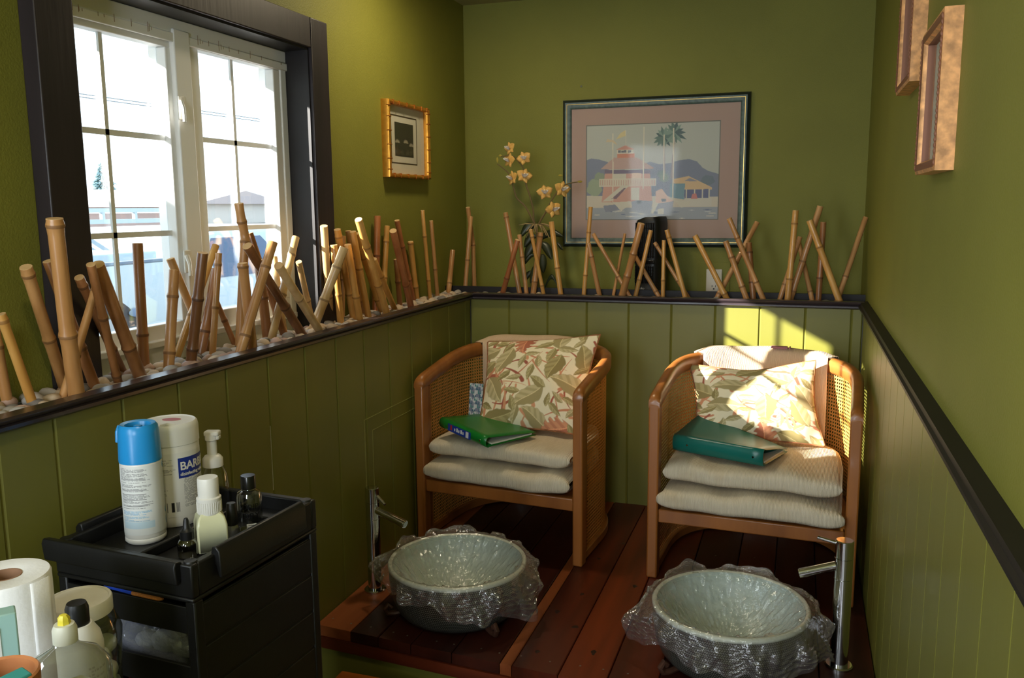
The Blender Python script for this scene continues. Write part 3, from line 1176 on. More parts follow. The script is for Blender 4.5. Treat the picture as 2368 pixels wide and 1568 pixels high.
seat_pad('lower cream ribbed cushion of the chair beside the window wall', CL, .268, .256, -.050, .40, .226, .301, 1)
seat_pad('upper cream ribbed cushion with lumpy end under the bright green binder', CL, .254, .252, -.020, .40, .307, .372, 2, .006)
seat_pad('lower cream ribbed cushion of the chair beside the right wall', CR, .276, .256, -.050, .40, .226, .301, 3)
seat_pad('upper cream ribbed cushion under the teal binder', CR, .256, .254, -.024, .40, .307, .374, 4, .006)


def back_pad(label, ch, s0, s1, seed):
    """ribbed pad hung over the chair's back rail between two shares of its outline"""
    P, N, S = u_path(HW, CD, YS, 60)
    L = S[-1]
    prof = [(-.020, .375), (-.042, .39), (-.050, .48), (-.048, .57), (-.042, .615), (-.032, .645), (-.014, .662), (.006, .664), (.024, .656), (.032, .630), (.031, .575), (.024, .570), (.0225, .62), (.0215, .646), (-.0215, .646), (-.023, .60), (-.020, .50)]
    ns = 40
    vs = []
    for i in range(ns):
        s_ = (s0 + (s1 - s0) * i / (ns - 1)) * L
        x, y = np.interp(s_, S, P[:, 0]), np.interp(s_, S, P[:, 1])
        nx_, ny_ = np.interp(s_, S, N[:, 0]), np.interp(s_, S, N[:, 1])
        dz = z_top(y) - .644
        e = math.sin(PI / 2 * min(1, (.6 + min(i, ns - 1 - i)) / 6.0))
        for (o, z) in prof:
            o2 = o if abs(o) < .025 else math.copysign(.022 + (abs(o) - .022) * e, o)
            vs.append((x + nx_ * o2, y + ny_ * o2, min(z, .648 + (z - .648) * e) - (.004 if z > .65 else 0) + (dz if z > .55 else 0) + .002 * math.sin(s_ * 30 + z * 9)))
    k = len(prof)
    fs = [(i * k + j, i * k + (j + 1) % k, (i + 1) * k + (j + 1) % k, (i + 1) * k + j) for i in range(ns - 1) for j in range(k)]
    fs += [tuple(range(k - 1, -1, -1)), tuple((ns - 1) * k + j for j in range(k))]
    o = MB().add(vs, fs).build('back_cushion', M_backpad, local=True, sharp=70)
    o.location, o.rotation_euler = ch[0], (0, 0, ch[1])
    return tag(o, label, 'cushion', 'tan ribbed back cushions')


bp1 = back_pad('tan ribbed back cushion hung behind the pillow of the window-side chair', CL, .285, .62, 1)
bp2 = back_pad('tan ribbed back cushion hung over the sunlit chair beside the right wall', CR, .315, .665, 2)
# faded care label sewn to the sunlit back cushion
P_, N_, S_ = u_path(HW, CD, YS, 60)
lb = MB()
c1, c2 = lin((150, 96, 104)), lin((226, 214, 200))
px_, py_ = np.interp(.525 * S_[-1], S_, P_[:, 0]), np.interp(.525 * S_[-1], S_, P_[:, 1])
lb.box((px_ - .026, py_ - .030, .660), (px_ + .026, py_ - .004, .6655)).box((px_ + .032, py_ - .029, .660), (px_ + .036, py_ - .004, .6655))
lb.build('care_label', mat('faded_mauve_label', (160, 104, 112), .8), bp2, local=True)


# ------------------------------------------------------------------ floral pillows
def floral(W, H, seed, n_leaf=46):
    r = np.random.default_rng(seed)
    img = np.zeros((H, W, 3))
    img[:] = lin((233, 222, 190))
    yy, xx = np.mgrid[0:H, 0:W].astype(float)
    olive = [lin((184, 170, 122)), lin((172, 158, 110)), lin((196, 182, 138))]
    dark = [lin((140, 124, 76)), lin((130, 116, 70)), lin((150, 134, 88))]
    coral = [lin((212, 150, 112)), lin((204, 138, 104))]
    dcor = [lin((172, 98, 76)), lin((164, 92, 72))]

    def blend(mask, c):
        m = mask[..., None]
        img[:] = img * (1 - m) + np.array(c) * m

    def stroke(p0, p1, p2, w, c):
        for t in np.linspace(0, 1, 60):
            x = (1 - t) ** 2 * p0[0] + 2 * t * (1 - t) * p1[0] + t * t * p2[0]
            y = (1 - t) ** 2 * p0[1] + 2 * t * (1 - t) * p1[1] + t * t * p2[1]
            ww = w * (1 - .75 * t)
            d2 = (xx - x) ** 2 + (yy - y) ** 2
            blend(np.clip(1.3 - d2 / (ww * ww + .3), 0, 1) * .9, c)

    def leaf(cx, cy, L, w, ang, ca, cb, cut=False):
        ca_, sa_ = math.cos(ang), math.sin(ang)
        u = ((xx - cx) * ca_ + (yy - cy) * sa_) / L
        v = (-(xx - cx) * sa_ + (yy - cy) * ca_) / w
        v = v - .18 * np.sin(u * 2.2)
        env = np.where(np.abs(u) < 1, (1 - u * u) * (1.0 - .35 * u), 0)
        if cut:
            env = env * (1 - .34 * np.clip(np.sin(u * 16 - np.abs(v) * 4) * 3 - 1, 0, 1) * (np.abs(v) > .30 * env))
        env = env * (1 + .05 * np.sin(u * 14 - np.abs(v) * 6))
        inside = np.clip((env - np.abs(v)) * 9, 0, 1) * (np.abs(u) < 1)
        veins = np.clip(.5 + .9 * np.sin((u * 14 - np.abs(v) * 6)), 0, 1)
        shade = np.clip(.25 + .6 * veins * (.5 + .5 * np.sign(v)) + .3 * (v > 0), 0, 1)
        c = np.array(ca)[None, None] * shade[..., None] + np.array(cb)[None, None] * (1 - shade[..., None])
        rib = (np.abs(v) < .045) & (np.abs(u) < 1)
        c = np.where(rib[..., None], np.array(ca) * 1.25, c)
        edge = np.clip((env - np.abs(v)) * 9, 0, 1) < .75
        c = np.where(edge[..., None], np.array(cb) * .9, c)
        m = inside[..., None]
        img[:] = img * (1 - m) + c * m
    S = W / 240.0
    pts = []
    for k in range(54):
        x, y = r.uniform(0, W), r.uniform(0, H)
        a = r.uniform(0, 6.28)
        L = r.uniform(45, 95) * S
        b = a + r.uniform(-.9, .9)
        stroke((x, y), (x + L * .5 * math.cos(a), y + L * .5 * math.sin(a)), (x + L * math.cos(b), y + L * math.sin(b)), r.uniform(2.2, 5.0) * S, coral[k % 2] if k % 3 else dcor[k % 2])
    tries = 0
    while len(pts) < n_leaf and tries < 4000:
        tries += 1
        x, y = r.uniform(-8, W + 8), r.uniform(-8, H + 8)
        big = len(pts) < 13
        L = (r.uniform(36, 47) if big else r.uniform(17, 26)) * S
        if any((x - a) ** 2 + (y - b) ** 2 < (.56 * (L + c)) ** 2 for a, b, c in pts):
            continue
        pts.append((x, y, L))
        k = r.integers(0, 3)
        cor = len(pts) in (3, 9)
        if cor:
            leaf(x, y, L, L * .62, r.uniform(0, 6.28), coral[k % 2], dcor[k % 2], True)
        else:
            leaf(x, y, L, L * (.50 if big else .40), r.uniform(0, 6.28), olive[k], dark[k])
    return np.clip(img, 0, 1)


def pillow(label, c00, c10, c11, c01, th, seed, group, dent=0.0, edge=.03):
    """corners: lower-left, lower-right, upper-right, upper-left of the shown face (world)"""
    A, B, C_, D = (np.array(p, float) for p in (c00, c10, c11, c01))
    nrm = np.cross(B - A, D - A)
    nrm /= np.linalg.norm(nrm)
    n = 250
    img = floral(n, n, seed)
    u = np.linspace(0, 1, n)
    U, V = np.meshgrid(u, u)
    # sides pulled in between the corners
    U2 = U + (0.5 - U) * edge * 2 * np.sin(PI * V) * 1.0
    V2 = V + (0.5 - V) * edge * 2 * np.sin(PI * U) - dent * np.exp(-((U - .5) / .3) ** 2) * V ** 3
    pos = (A[None, None] * ((1 - U2) * (1 - V2))[..., None] + B * (U2 * (1 - V2))[..., None] + C_ * (U2 * V2)[..., None] + D * ((1 - U2) * V2)[..., None])
    bul = (np.sin(PI * U) * np.sin(PI * V)) ** .55
    r = np.random.default_rng(seed)
    wr = sum(.0022 * np.sin(a * 9 * U + b * 9 * V + p) for a, b, p in r.uniform(-1.5, 1.5, (6, 3)))
    fr_ = pos + nrm * (th * .5 * bul + wr * bul + dent * .15 * np.sin(U * 9) * V * bul)[..., None]
    bk = pos - nrm * (th * .5 * bul)[..., None]
    vs = np.concatenate([fr_.reshape(-1, 3), bk.reshape(-1, 3)])
    cols = np.concatenate([img[::-1].reshape(-1, 3), img[::-1].reshape(-1, 3)])
    cols = np.concatenate([cols, np.ones((len(cols), 1))], 1)
    mb = MB()
    fs = []
    for j in range(n - 1):
        for i in range(n - 1):
            q = j * n + i
            fs.append((q, q + 1, q + n + 1, q + n))
            q += n * n
            fs.append((q, q + n, q + n + 1, q + 1))
    per = [i for i in range(n)] + [j * n + n - 1 for j in range(1, n)] + [(n - 1) * n + i for i in range(n - 2, -1, -1)] + [j * n for j in range(n - 2, 0, -1)]
    base = (A + B) / 2
    mb.v = [tuple(p) for p in vs]
    mb.f = fs
    mb.mi = [0] * len(fs)
    mb.sm = [True] * len(fs)
    o = mb.build('pillow', M_fabric, origin=tuple(base), cols=cols, sharp=0)
    tag(o, label, 'pillow', group)
    ring = MB().tube([pos.reshape(-1, 3)[q] for q in per[::6]] + [pos.reshape(-1, 3)[per[0]]], .0032, 6)
    ring.build('piping', mat('rust_olive_piping', (150, 98, 62), .9, var=.4, vs=60), o)
    return o


def lift(p, z):
    p = np.array(p, float)
    p[2] = z
    return p


pillow('plump square leaf-print pillow standing above the bright green binder', onz((1106, 988), .680), onz((1338, 1006), .680), ony((1388, 774), -.215), ony((1128, 790), -.215), .13, 11, 'leaf-print pillows')
pillow('slumped leaf-print pillow in sunlight above the teal binder', onz((1603, 1020), .684), onz((1908, 1032), .680), ony((1886, 833), -.265), ony((1594, 843), -.265), .12, 23, 'leaf-print pillows', dent=.06, edge=.045)


# ------------------------------------------------------------------ binders and sample card
def binder(label, a, b, up_w, col, name, th, cover_dir, label_part=None):
    pass


M_bg = mat('bright_green_vinyl', (16, 112, 40), .3, var=.05)
M_bt = mat('teal_vinyl', (10, 98, 88), .32, var=.06)
M_paper = mat('paper_sheets', (226, 222, 208), .8)


def make_binder(label, sA, sB, far, hs, material, sag, label_card=False, lift_=0.0):
    """sA-sB: the foot line of the spine; far: foot of the far corner beyond sB; hs: spine height"""
    sA, sB, far = (np.array(p, float) for p in (sA, sB, far))
    ex = sB - sA
    L = np.linalg.norm(ex)
    ex = ex / L
    ey = far - sB
    Wd = np.linalg.norm(ey)
    ey = ey - ex * np.dot(ey, ex)
    ey /= np.linalg.norm(ey)
    ez = np.cross(ex, ey)
    M = Matrix.Identity(4)
    for i in range(3):
        M[i][0], M[i][1], M[i][2], M[i][3] = ex[i], ey[i], ez[i], sA[i]
    t = bpy.data.objects.new('ring_binder', None)
    t.empty_display_size = .05
    COL.objects.link(t)
    t.matrix_world = M
    tag(t, label, 'binder', 'ring binders lying on the chairs')
    # covers and rounded spine as one folded sheet
    mb = MB()
    prof = []
    for k in range(10):
        prof.append((Wd - (Wd - .012) * k / 9, .002))
    for k in range(9):
        a = -PI / 2 - PI * k / 8
        prof.append((.010 + .012 * math.cos(a) * 1.0, hs / 2 + hs / 2 * math.sin(a)))
    for k in range(1, 16):
        s_ = k / 15
        prof.append((.012 + (Wd - .012) * s_, hs - (hs - .011) * (s_ ** .8) + sag * math.sin(PI * s_)))
    nn = len(prof)
    vs = []
    nL = 8
    for j in range(nL + 1):
        x = L * j / nL
        for (y, z) in prof:
            vs.append((x, y, z + (lift_ * (1 - x / L) * max(0, (y - .012) / Wd) if z > hs * .5 or y > .05 else 0)))
    fs = [(j * nn + i, j * nn + i + 1, (j + 1) * nn + i + 1, (j + 1) * nn + i) for j in range(nL) for i in range(nn - 1)]
    mb.add(vs, fs)
    mb.build('cover', material, t, local=True, solid=.0022, sharp=60)
    MB().box((L * .35, .03, .0035), (L - .008, Wd - .012, .0085)).build('papers', M_paper, t, local=True)
    rv_ = MB()
    for x in (.05, L - .03):
        rv_.tube([(x, -.0005, hs * .5), (x, -.004, hs * .5)], [.0045, .003], 12)
    rv_.build('rivets', M_steel, t, local=True)
    if label_card:
        c = MB().box((.05, -.0040, hs * .12), (.17, -.0030, hs * .86)).build('spine_label', mat('blue_label', (28, 60, 150), .4), t, local=True)
        w_ = MB()
        w_.box((.146, -.0046, hs * .2), (.160, -.004, hs * .8))
        for k in range(5):
            w_.box((.085 + k * .011, -.0046, hs * .34), (.085 + k * .011 + (.008 if k % 2 else .005), -.004, hs * (.72 if k % 2 else .6)))
        w_.build('print', M_white, c, local=True)
        MB().box((.064, -.0046, hs * .30), (.072, -.004, hs * .78)).build('print', mat('red_mark', (190, 40, 40), .5), c, local=True)
    return t


make_binder('bright green ring binder with blue spine label in the window-side chair', onz((1017, 988), .700), onz((1124, 1036), .678), onz((1250, 1012), .676), .034, M_bg, .002, True)
make_binder('teal ring binder lying flat in the chair beside the right wall', onz((1556, 1041), .6815), onz((1764, 1080), .6815), onz((1800, 1043), .6815), .050, M_bt, .003, lift_=.075)
# blue triangle sample card in a clear sleeve
cw, chh = 24, 60
tri = np.zeros((chh, cw, 3))
cl3 = [lin((62, 104, 132)), lin((206, 212, 216)), lin((128, 138, 160)), lin((70, 138, 140))]
for j in range(chh):
    for i in range(cw):
        row = j // 6
        fy_ = (j % 6) / 6
        cx_ = i / 6 + (.5 if row % 2 else 0)
        fx_ = cx_ % 1
        up = abs(fx_ - .5) * 2 < fy_
        tri[j, i] = cl3[(int(cx_) * 2 + row * 3 + (1 if up else 0)) % 4] if not up else cl3[(int(cx_) + row) % 2 and 1 or 2]
pA, pB, pC, pD = ony((1083, 966), -.335), ony((1112, 970), -.335), ony((1118, 888), -.265), ony((1087, 886), -.265)
vs = []
for j in range(chh):
    for i in range(cw):
        u, v = i / (cw - 1), j / (chh - 1)
        vs.append((1 - u) * (1 - v) * pA + u * (1 - v) * pB + u * v * pC + (1 - u) * v * pD)
cd_ = MB().add(vs, [(j * cw + i, j * cw + i + 1, (j + 1) * cw + i + 1, (j + 1) * cw + i) for j in range(chh - 1) for i in range(cw - 1)])
smp = thing('sample_card', 'small card of blue and grey triangles tucked beside the leaf-print pillow', 'card', pA)
cd_.build('card', mat_vc('triangle_print', .4), smp, cols=np.concatenate([tri.reshape(-1, 3), np.ones((cw * chh, 1))], 1), solid=.002)
up = (pD - pA) / np.linalg.norm(pD - pA)
nn_ = np.cross(pB - pA, pD - pA)
nn_ /= np.linalg.norm(nn_)
sv = [pA + nn_ * .003 - up * .004, pB + nn_ * .003 - up * .004, pC + nn_ * .003 + up * .02, pD + nn_ * .003 + up * .012]
MB().add(sv, [(0, 1, 2, 3)], 0, False).build('clear_sleeve', mat_clear('clear_sleeve', (.97, .97, .97), .04, .05, .5), smp)


# ------------------------------------------------------------------ foot basins
M_bowl = mat('pale_celadon_glass', (196, 212, 204), .4, var=.04, vs=14)
M_bowlrim = mat('basin_rim', (214, 222, 206), .4)
M_mesh = mat_meshmetal('silver_mesh_over_black')
M_wrap = mat_clear('cling_film', (.965, .955, .96), .13, .05, .60, .05, (224, 216, 220), .7, 34, bdist=.016)
M_foot = mat('rusty_metal', (74, 46, 34), .5, .3, var=.3, vs=60)


def basin(label, wlabel, c, R, H, seed, skirt):
    t = thing('foot_basin', label, 'basin', (c[0], c[1], PZ), group='foot basins on the platform')
    T = .009
    inner = []
    for k in range(13):
        a = k / 12
        inner.append((R * .985 * math.sin(a * PI / 2 * .97) / math.sin(PI / 2 * .97) - (T if k == 12 else 0) * a, .02 + (H - .02) * (1 - math.cos(a * PI / 2)) ** 1.05))
    inner[0] = (0, .02)
    m = MB().lathe(inner, (c[0], c[1], PZ), 64)
    m.build('bowl', M_bowl, t, sharp=0)
    rp = [(R - T - .002, H - .001), (R - T + .002, H + .002), (R - .002, H + .002), (R + .001, H - .003), (R, H - .010), (R - T, H - .012)]
    MB().lathe(rp, (c[0], c[1], PZ), 64).build('rim', M_bowlrim, t, sharp=0)
    prof = [(R * .74, .006), (R * .82, .009), (R * .885, .024), (R * .95, .055), (R * .985, .095), (R * .995, H - .011)]
    mb = MB()
    seg = 72
    arc = [0]
    for a, b in zip(prof[:-1], prof[1:]):
        arc.append(arc[-1] + math.hypot(b[0] - a[0], b[1] - a[1]))
    vs, uv = [], []
    for i, (r_, z) in enumerate(prof):
        for k in range(seg + 1):
            a = 2 * PI * k / seg
            vs.append((c[0] + r_ * math.cos(a), c[1] + r_ * math.sin(a), PZ + z))
            uv.append((R * a, arc[i]))
    fs = [(i * (seg + 1) + k, i * (seg + 1) + k + 1, (i + 1) * (seg + 1) + k + 1, (i + 1) * (seg + 1) + k) for i in range(len(prof) - 1) for k in range(seg)]
    mb.add(vs, fs, 0, True, uv)
    mb.build('mesh_shell', M_mesh, t, sharp=0)
    MB().lathe([(0, 0), (R * .72, 0), (R * .74, .004), (R * .72, .012), (0, .012)], (c[0], c[1], PZ), 40).build('base', M_black, t)
    for a in ((-.67, -2.63) if seed == 1 else (-2.4, .6)):
        pts = [(c[0] + math.cos(a) * R * q, c[1] + math.sin(a) * R * q, PZ + z) for q, z in ((.80, .010), (.92, .006), (1.02, .008), (1.06, .022), (1.01, .034), (.965, .024))]
        MB().tube(pts, .008, 8).build('hook_foot', M_foot, t)
    # cling film laid into the bowl and hanging over the rim
    r = np.random.default_rng(seed)
    ph = r.uniform(0, 6.28, 20)
    nu, nv = 300, 110

    def bumpsum(a, k):
        s_ = 0
        for e in skirt:
            d = (a - e[0] + PI) % (2 * PI) - PI
            s_ += e[k] * math.exp(-(d / e[1]) ** 2)
        return s_

    def fn(u, v):
        a = 2 * PI * u
        if v < .52:
            q = v / .52
            rad = R * .93 * q
            z = .028 + (H - .026) * (1 - math.cos(q ** 1.15 * PI / 2 * .97)) ** 1.05 + .004
            wob = .0036 * math.sin(17 * a + 7 * q + ph[2]) * q + .003 * math.sin(29 * a - 9 * q + ph[3]) * q + .0024 * math.sin(9 * a + 31 * q + ph[5]) + .002 * math.sin(51 * a + 23 * q)
            return (c[0] + (rad - wob * .5) * math.cos(a), c[1] + (rad - wob * .5) * math.sin(a), PZ + z + abs(wob))
        if v < .58:
            q = (v - .52) / .06
            rad = R * (.93 + .085 * q)
            z = H + .0015 + .004 * math.sin(PI * q)
            return (c[0] + rad * math.cos(a), c[1] + rad * math.sin(a), PZ + z)
        q = (v - .58) / .42
        h = bumpsum(a, 2) + (.008 * math.sin(7 * a + ph[0]) + .006 * math.sin(13 * a + ph[1]) + .003 * math.sin(23 * a + ph[4]))
        if h > -.004:
            h = max(.014, h)
        fl = .004 + .006 * q + bumpsum(a, 3) * math.sin(PI * .5 * min(1, q * 1.25)) * (1 - .35 * q)
        amp = (.45 + min(1.1, abs(h) / .06)) if h > 0 else .22
        fold = (.009 * math.sin(11 * a + ph[7] + 2 * q) + .007 * math.sin(19 * a + ph[8] - 3 * q) + .003 * math.sin(37 * a + ph[9] + 5 * q) * (1 - .6 * q)) * min(1, q * 2.2) * amp
        crk = (.0028 * math.sin(40 * q + 21 * a + ph[10]) + .0024 * math.sin(63 * q - 33 * a + ph[11])) * math.sin(PI * min(1, q * 1.02))
        rad = R * 1.015 + fl + max(-.003, fold) + crk * q
        z = H + .001 - h * q + crk * q * (1.5 if h > 0 else .5)
        return (c[0] + rad * math.cos(a), c[1] + rad * math.sin(a), PZ + max(.010, z))
    mb = MB().grid(fn, nu, nv, 0, wrapu=True)
    w_ = mb.build('plastic_wrap', M_wrap, origin=(c[0], c[1], PZ), sharp=0)
    tag(w_, wlabel, 'plastic wrap', 'cling film over the foot basins')
    return t


# angles: 0 = +x (to the right wall), -pi/2 = towards the steps
BL_, BR_ = (.345, -1.018), (1.102, -1.062)
basin('glass foot basin with silver mesh sides near the window-side faucet', 'crinkled clear film lining the basin near the window-side faucet', BL_, .196, .150, 1,
      [(-1.0, .42, .085, .004), (-.42, .35, .080, .030), (-.02, .30, .055, .045), (-1.75, .45, .050, .0), (-2.45, .30, .045, .012), (-2.92, .22, .050, .055), (2.55, .35, -.012, .020), (1.75, .50, -.012, .012), (.8, .5, .012, .01)])
basin('glass foot basin with silver mesh sides near the right wall', 'crinkled clear film lining the basin near the right wall', BR_, .193, .150, 2,
      [(-2.75, .32, .085, .060), (-2.15, .35, .060, .008), (-1.45, .5, .085, .004), (-.75, .4, .085, .012), (-.18, .30, .085, .045), (.5, .35, .03, .03), (1.4, .45, -.010, .010), (2.3, .40, -.014, .014)])


# ------------------------------------------------------------------ faucets
def faucet(label, base, h, r, spout_px, spout_root_px, lever_px, yref):
    t = thing('faucet', label, 'faucet', (base[0], base[1], PZ), group='tall chrome faucets')
    x, y = base[0], base[1]
    MB().lathe([(0, 0), (r + .012, 0), (r + .012, .005), (r + .009, .008), (r, .008), (0, .008)], (x, y, PZ), 36).build('base_ring', M_steel, t)
    MB().lathe([(0, .008), (r, .008), (r, h * .70), (r - .0008, h * .702), (r, h * .704), (r, h * .86), (r - .0015, h * .863), (r, h * .866), (r, h - .002), (r - .002, h), (0, h)], (x, y, PZ), 40).build('body', M_steel, t)
    tip = np.array(spout_px, float)
    root = np.array(spout_root_px, float)
    d = (tip - root) / np.linalg.norm(tip - root)
    s_ = MB().tube([root, root + d * np.linalg.norm(tip - root) * .80, tip - d * .001, tip], [.0115, .0115, .0115, .0105], 20).build('spout', M_steel, t)
    MB().tube([tip - d * .022, tip - d * .004], [.0122, .0122], 20).build('aerator', M_steel, s_)
    a, b = (np.array(p, float) for p in lever_px)
    MB().tube([a, b], [.0052, .0042], 12).build('lever', M_steel, t)
    return t


FL_, FR_ = onz((868, 1364), PZ), onz((1939, 1540), PZ)
yl, yr = FL_[1], FR_[1]
faucet('tall chrome faucet against the window-side boarding', FL_, .322, .0205, ony((938, 1213), yl - .02), (FL_[0], yl, PZ + .258), [ony((868, 1143), yl), ony((890, 1167), yl - .012)], yl)
faucet('tall chrome faucet beside the right wall', FR_, .330, .0215, ony((1848, 1326), yr), (FR_[0], yr, PZ + .268), [(FR_[0], yr, PZ + .316), ony((1890, 1242), yr)], yr)

# ------------------------------------------------------------------ framed pictures
def loops(mb, mp, a0, a1, b0, b1, prof, mis):
    """nested rectangles: prof = (inset, height); a strip of faces between each pair; the last rectangle is left open"""
    o = len(mb.v)
    vs = []
    for ins, h in prof:
        for a, b in ((a0 + ins, b0 + ins), (a1 - ins, b0 + ins), (a1 - ins, b1 - ins), (a0 + ins, b1 - ins)):
            vs.append(mp(a, b, h))
    mb.add(vs, [], 0)
    for i in range(len(prof) - 1):
        for k in range(4):
            mb.f.append((o + i * 4 + k, o + i * 4 + (k + 1) % 4, o + (i + 1) * 4 + (k + 1) % 4, o + (i + 1) * 4 + k))
            mb.mi.append(mis[i])
            mb.sm.append(False)
    return mb


def rect(mb, mp, a0, a1, b0, b1, h, mi=0):
    return mb.add([mp(a0, b0, h), mp(a1, b0, h), mp(a1, b1, h), mp(a0, b1, h)], [(0, 1, 2, 3)], mi, False)


M_picglass = mat_clear('picture_glass', (.98, .985, .98), .010, .05, .20)


def raster(W, H, bgc):
    img = np.zeros((H, W, 3))
    img[:] = lin(bgc)
    return img


def fill(img, poly, col, alpha=1.0):
    H, W = img.shape[:2]
    yy, xx = np.mgrid[0:H, 0:W]
    x = (xx + .5) / W
    y = (yy + .5) / H
    ins = np.zeros((H, W), bool)
    n = len(poly)
    for i in range(n):
        x1, y1 = poly[i]
        x2, y2 = poly[(i + 1) % n]
        c = ((y1 > y) != (y2 > y))
        with np.errstate(divide='ignore', invalid='ignore'):
            xi = (x2 - x1) * (y - y1) / ((y2 - y1) if y2 != y1 else 1e-9) + x1
        ins ^= c & (x < xi)
    img[ins] = img[ins] * (1 - alpha) + np.array(lin(col)) * alpha


def picture_plane(img, mp, a0, a1, b0, b1, h, name, parent, material):
    H, W = img.shape[:2]
    vs = [mp(a0 + (a1 - a0) * i / (W - 1), b1 - (b1 - b0) * j / (H - 1), h) for j in range(H) for i in range(W)]
    mb = MB().add(vs, [(j * W + i, (j + 1) * W + i, (j + 1) * W + i + 1, j * W + i + 1) for j in range(H - 1) for i in range(W - 1)])
    return mb.build(name, material, parent, cols=np.concatenate([img.reshape(-1, 3), np.ones((H * W, 1))], 1), sharp=0)


M_print = mat_vc('printed_sheet', .7)

# -- large teal frame on the back wall
ax0, ax1, az0, az1 = .281, 1.032, 1.273, 1.873
mpB = lambda a, b, h: (a, BY - h, b)
pic = thing('framed_print', 'large teal framed harbour print with pink mat on the back wall', 'picture', ((ax0 + ax1) / 2, BY, az0))
Mteal = [mat('teal_frame_dark', (32, 42, 42), .4, var=.2, vs=40), mat('teal_frame_light', (74, 92, 84), .45, var=.25, vs=60), mat('gold_fillet', (214, 180, 100), .3, .7)]
m = loops(MB(), mpB, ax0, ax1, az0, az1, [(0, 0), (0, .012), (.004, .020), (.012, .026), (.0185, .024), (.0185, .025), (.0205, .025), (.0205, .022), (.030, .020), (.037, .014), (.037, .006)], [0, 0, 0, 1, 1, 2, 2, 1, 1, 0])
m.build('frame', Mteal, pic)
MB().box((ax0 + .002, BY - .006, az0 + .002), (ax1 - .002, BY - .0005, az1 - .002)).build('backing_board', mat('brown_card', (120, 96, 66), .9), pic)
mx0, mx1, mz0, mz1 = ax0 + .037, ax1 - .037, az0 + .037, az1 - .037
pw, phh = ax1 - ax0, az1 - az0
ix0, ix1, iz0, iz1 = ax0 + .130 * pw, ax0 + .852 * pw, az0 + .183 * phh, az0 + .828 * phh
m = MB()
rb = [(mx0, mz0), (mx1, mz0), (mx1, mz1), (mx0, mz1)]
ri_ = [(ix0, iz0), (ix1, iz0), (ix1, iz1), (ix0, iz1)]
rj = [(ix0 + .004, iz0 + .004), (ix1 - .004, iz0 + .004), (ix1 - .004, iz1 - .004), (ix0 + .004, iz1 - .004)]
vs = [mpB(a, b, .0095) for a, b in rb + ri_] + [mpB(a, b, .0085) for a, b in rj]
m.add(vs, [(k, (k + 1) % 4, 4 + (k + 1) % 4, 4 + k) for k in range(4)], 0, False)
m.f += [(4 + k, 4 + (k + 1) % 4, 8 + (k + 1) % 4, 8 + k) for k in range(4)]
m.mi += [1] * 4
m.sm += [False] * 4
m.build('mat', [mat('dusty_pink_mat', (176, 150, 140), .85), mat('slate_inner_mat', (126, 126, 122), .8)], pic)
img = raster(330, 236, (186, 188, 180))
X = lambda x: (x - 284) / 1213.0


def Q(*pts):
    return [(X(x), (y - (375 - (x - 284) * .041)) / (1217 - (375 - (x - 284) * .041))) for x, y in pts]


C_hill, C_water, C_cream, C_coral, C_roof, C_pink = (136, 142, 160), (164, 168, 176), (208, 202, 186), (206, 162, 148), (190, 162, 154), (206, 176, 164)  # print colours paled to carry the haze of the glass
fill(img, Q((284, 680), (330, 664), (400, 672), (500, 700), (500, 1010), (284, 1010)), C_hill)
fill(img, Q((820, 715), (880, 692), (960, 715), (1060, 705), (1140, 680), (1230, 668), (1300, 690), (1350, 745), (1400, 775), (1500, 805), (1500, 1010), (820, 1010)), C_hill)
for (cx_, cy_, a, b, c) in ((410, 850, 55, 60, (150, 160, 140)), (360, 930, 70, 80, (160, 170, 148)), (1400, 860, 60, 45, (126, 136, 146)), (985, 800, 40, 30, (118, 136, 138))):
    fill(img, Q(*[(cx_ + a * math.cos(t) * (1 + .12 * math.sin(5 * t)), cy_ + b * math.sin(t) * (1 + .1 * math.cos(7 * t))) for t in np.linspace(0, 6.28, 24)]), c)
fill(img, Q((284, 1000), (1500, 1010), (1500, 1110), (284, 1110)), (206, 196, 180))
fill(img, Q((284, 1110), (1500, 1105), (1500, 1220), (284, 1220)), C_water)
for k in range(26):
    x, y = random.uniform(300, 1440), random.uniform(1125, 1210)
    L_ = random.uniform(30, 110)
    fill(img, Q((x, y), (x + L_ * .5, y - 5), (x + L_, y), (x + L_ * .5, y + 6)), random.choice([(196, 198, 196), (128, 136, 158), (210, 204, 190)]))
# clubhouse
fill(img, Q((460, 800), (880, 800), (905, 1060), (430, 1060)), C_coral)
fill(img, Q((455, 765), (885, 765), (885, 800), (455, 800)), (132, 122, 140))
fill(img, Q((415, 762), (545, 655), (760, 655), (915, 748), (900, 757)), C_roof)
fill(img, Q((575, 660), (575, 620), (735, 615), (735, 655)), (206, 144, 124))
fill(img, Q((570, 622), (725, 618), (725, 585), (570, 588)), C_cream)
for x in (580, 612, 675):
    fill(img, Q((x, 612), (x + 28 + (20 if x == 612 else 0), 610), (x + 28 + (20 if x == 612 else 0), 590), (x, 592)), (120, 122, 130))
fill(img, Q((560, 586), (650, 545), (735, 582)), (200, 150, 136))
fill(img, Q((535, 800), (660, 800), (660, 910), (535, 910)), C_cream)
fill(img, Q((715, 795), (800, 795), (800, 850), (715, 850)), (226, 200, 180))
fill(img, Q((405, 848), (940, 840), (940, 912), (405, 918)), (216, 208, 190), .8)
for x in range(412, 935, 22):
    fill(img, Q((x, 858), (x + 9, 858), (x + 9, 905), (x, 905)), (196, 150, 140), .7)
fill(img, Q((440, 1050), (620, 905), (700, 905), (520, 1050)), C_cream)
fill(img, Q((520, 1030), (640, 930), (660, 930), (570, 1030)), (140, 120, 128))
fill(img, Q((705, 925), (785, 925), (785, 1040), (705, 1040)), C_cream)
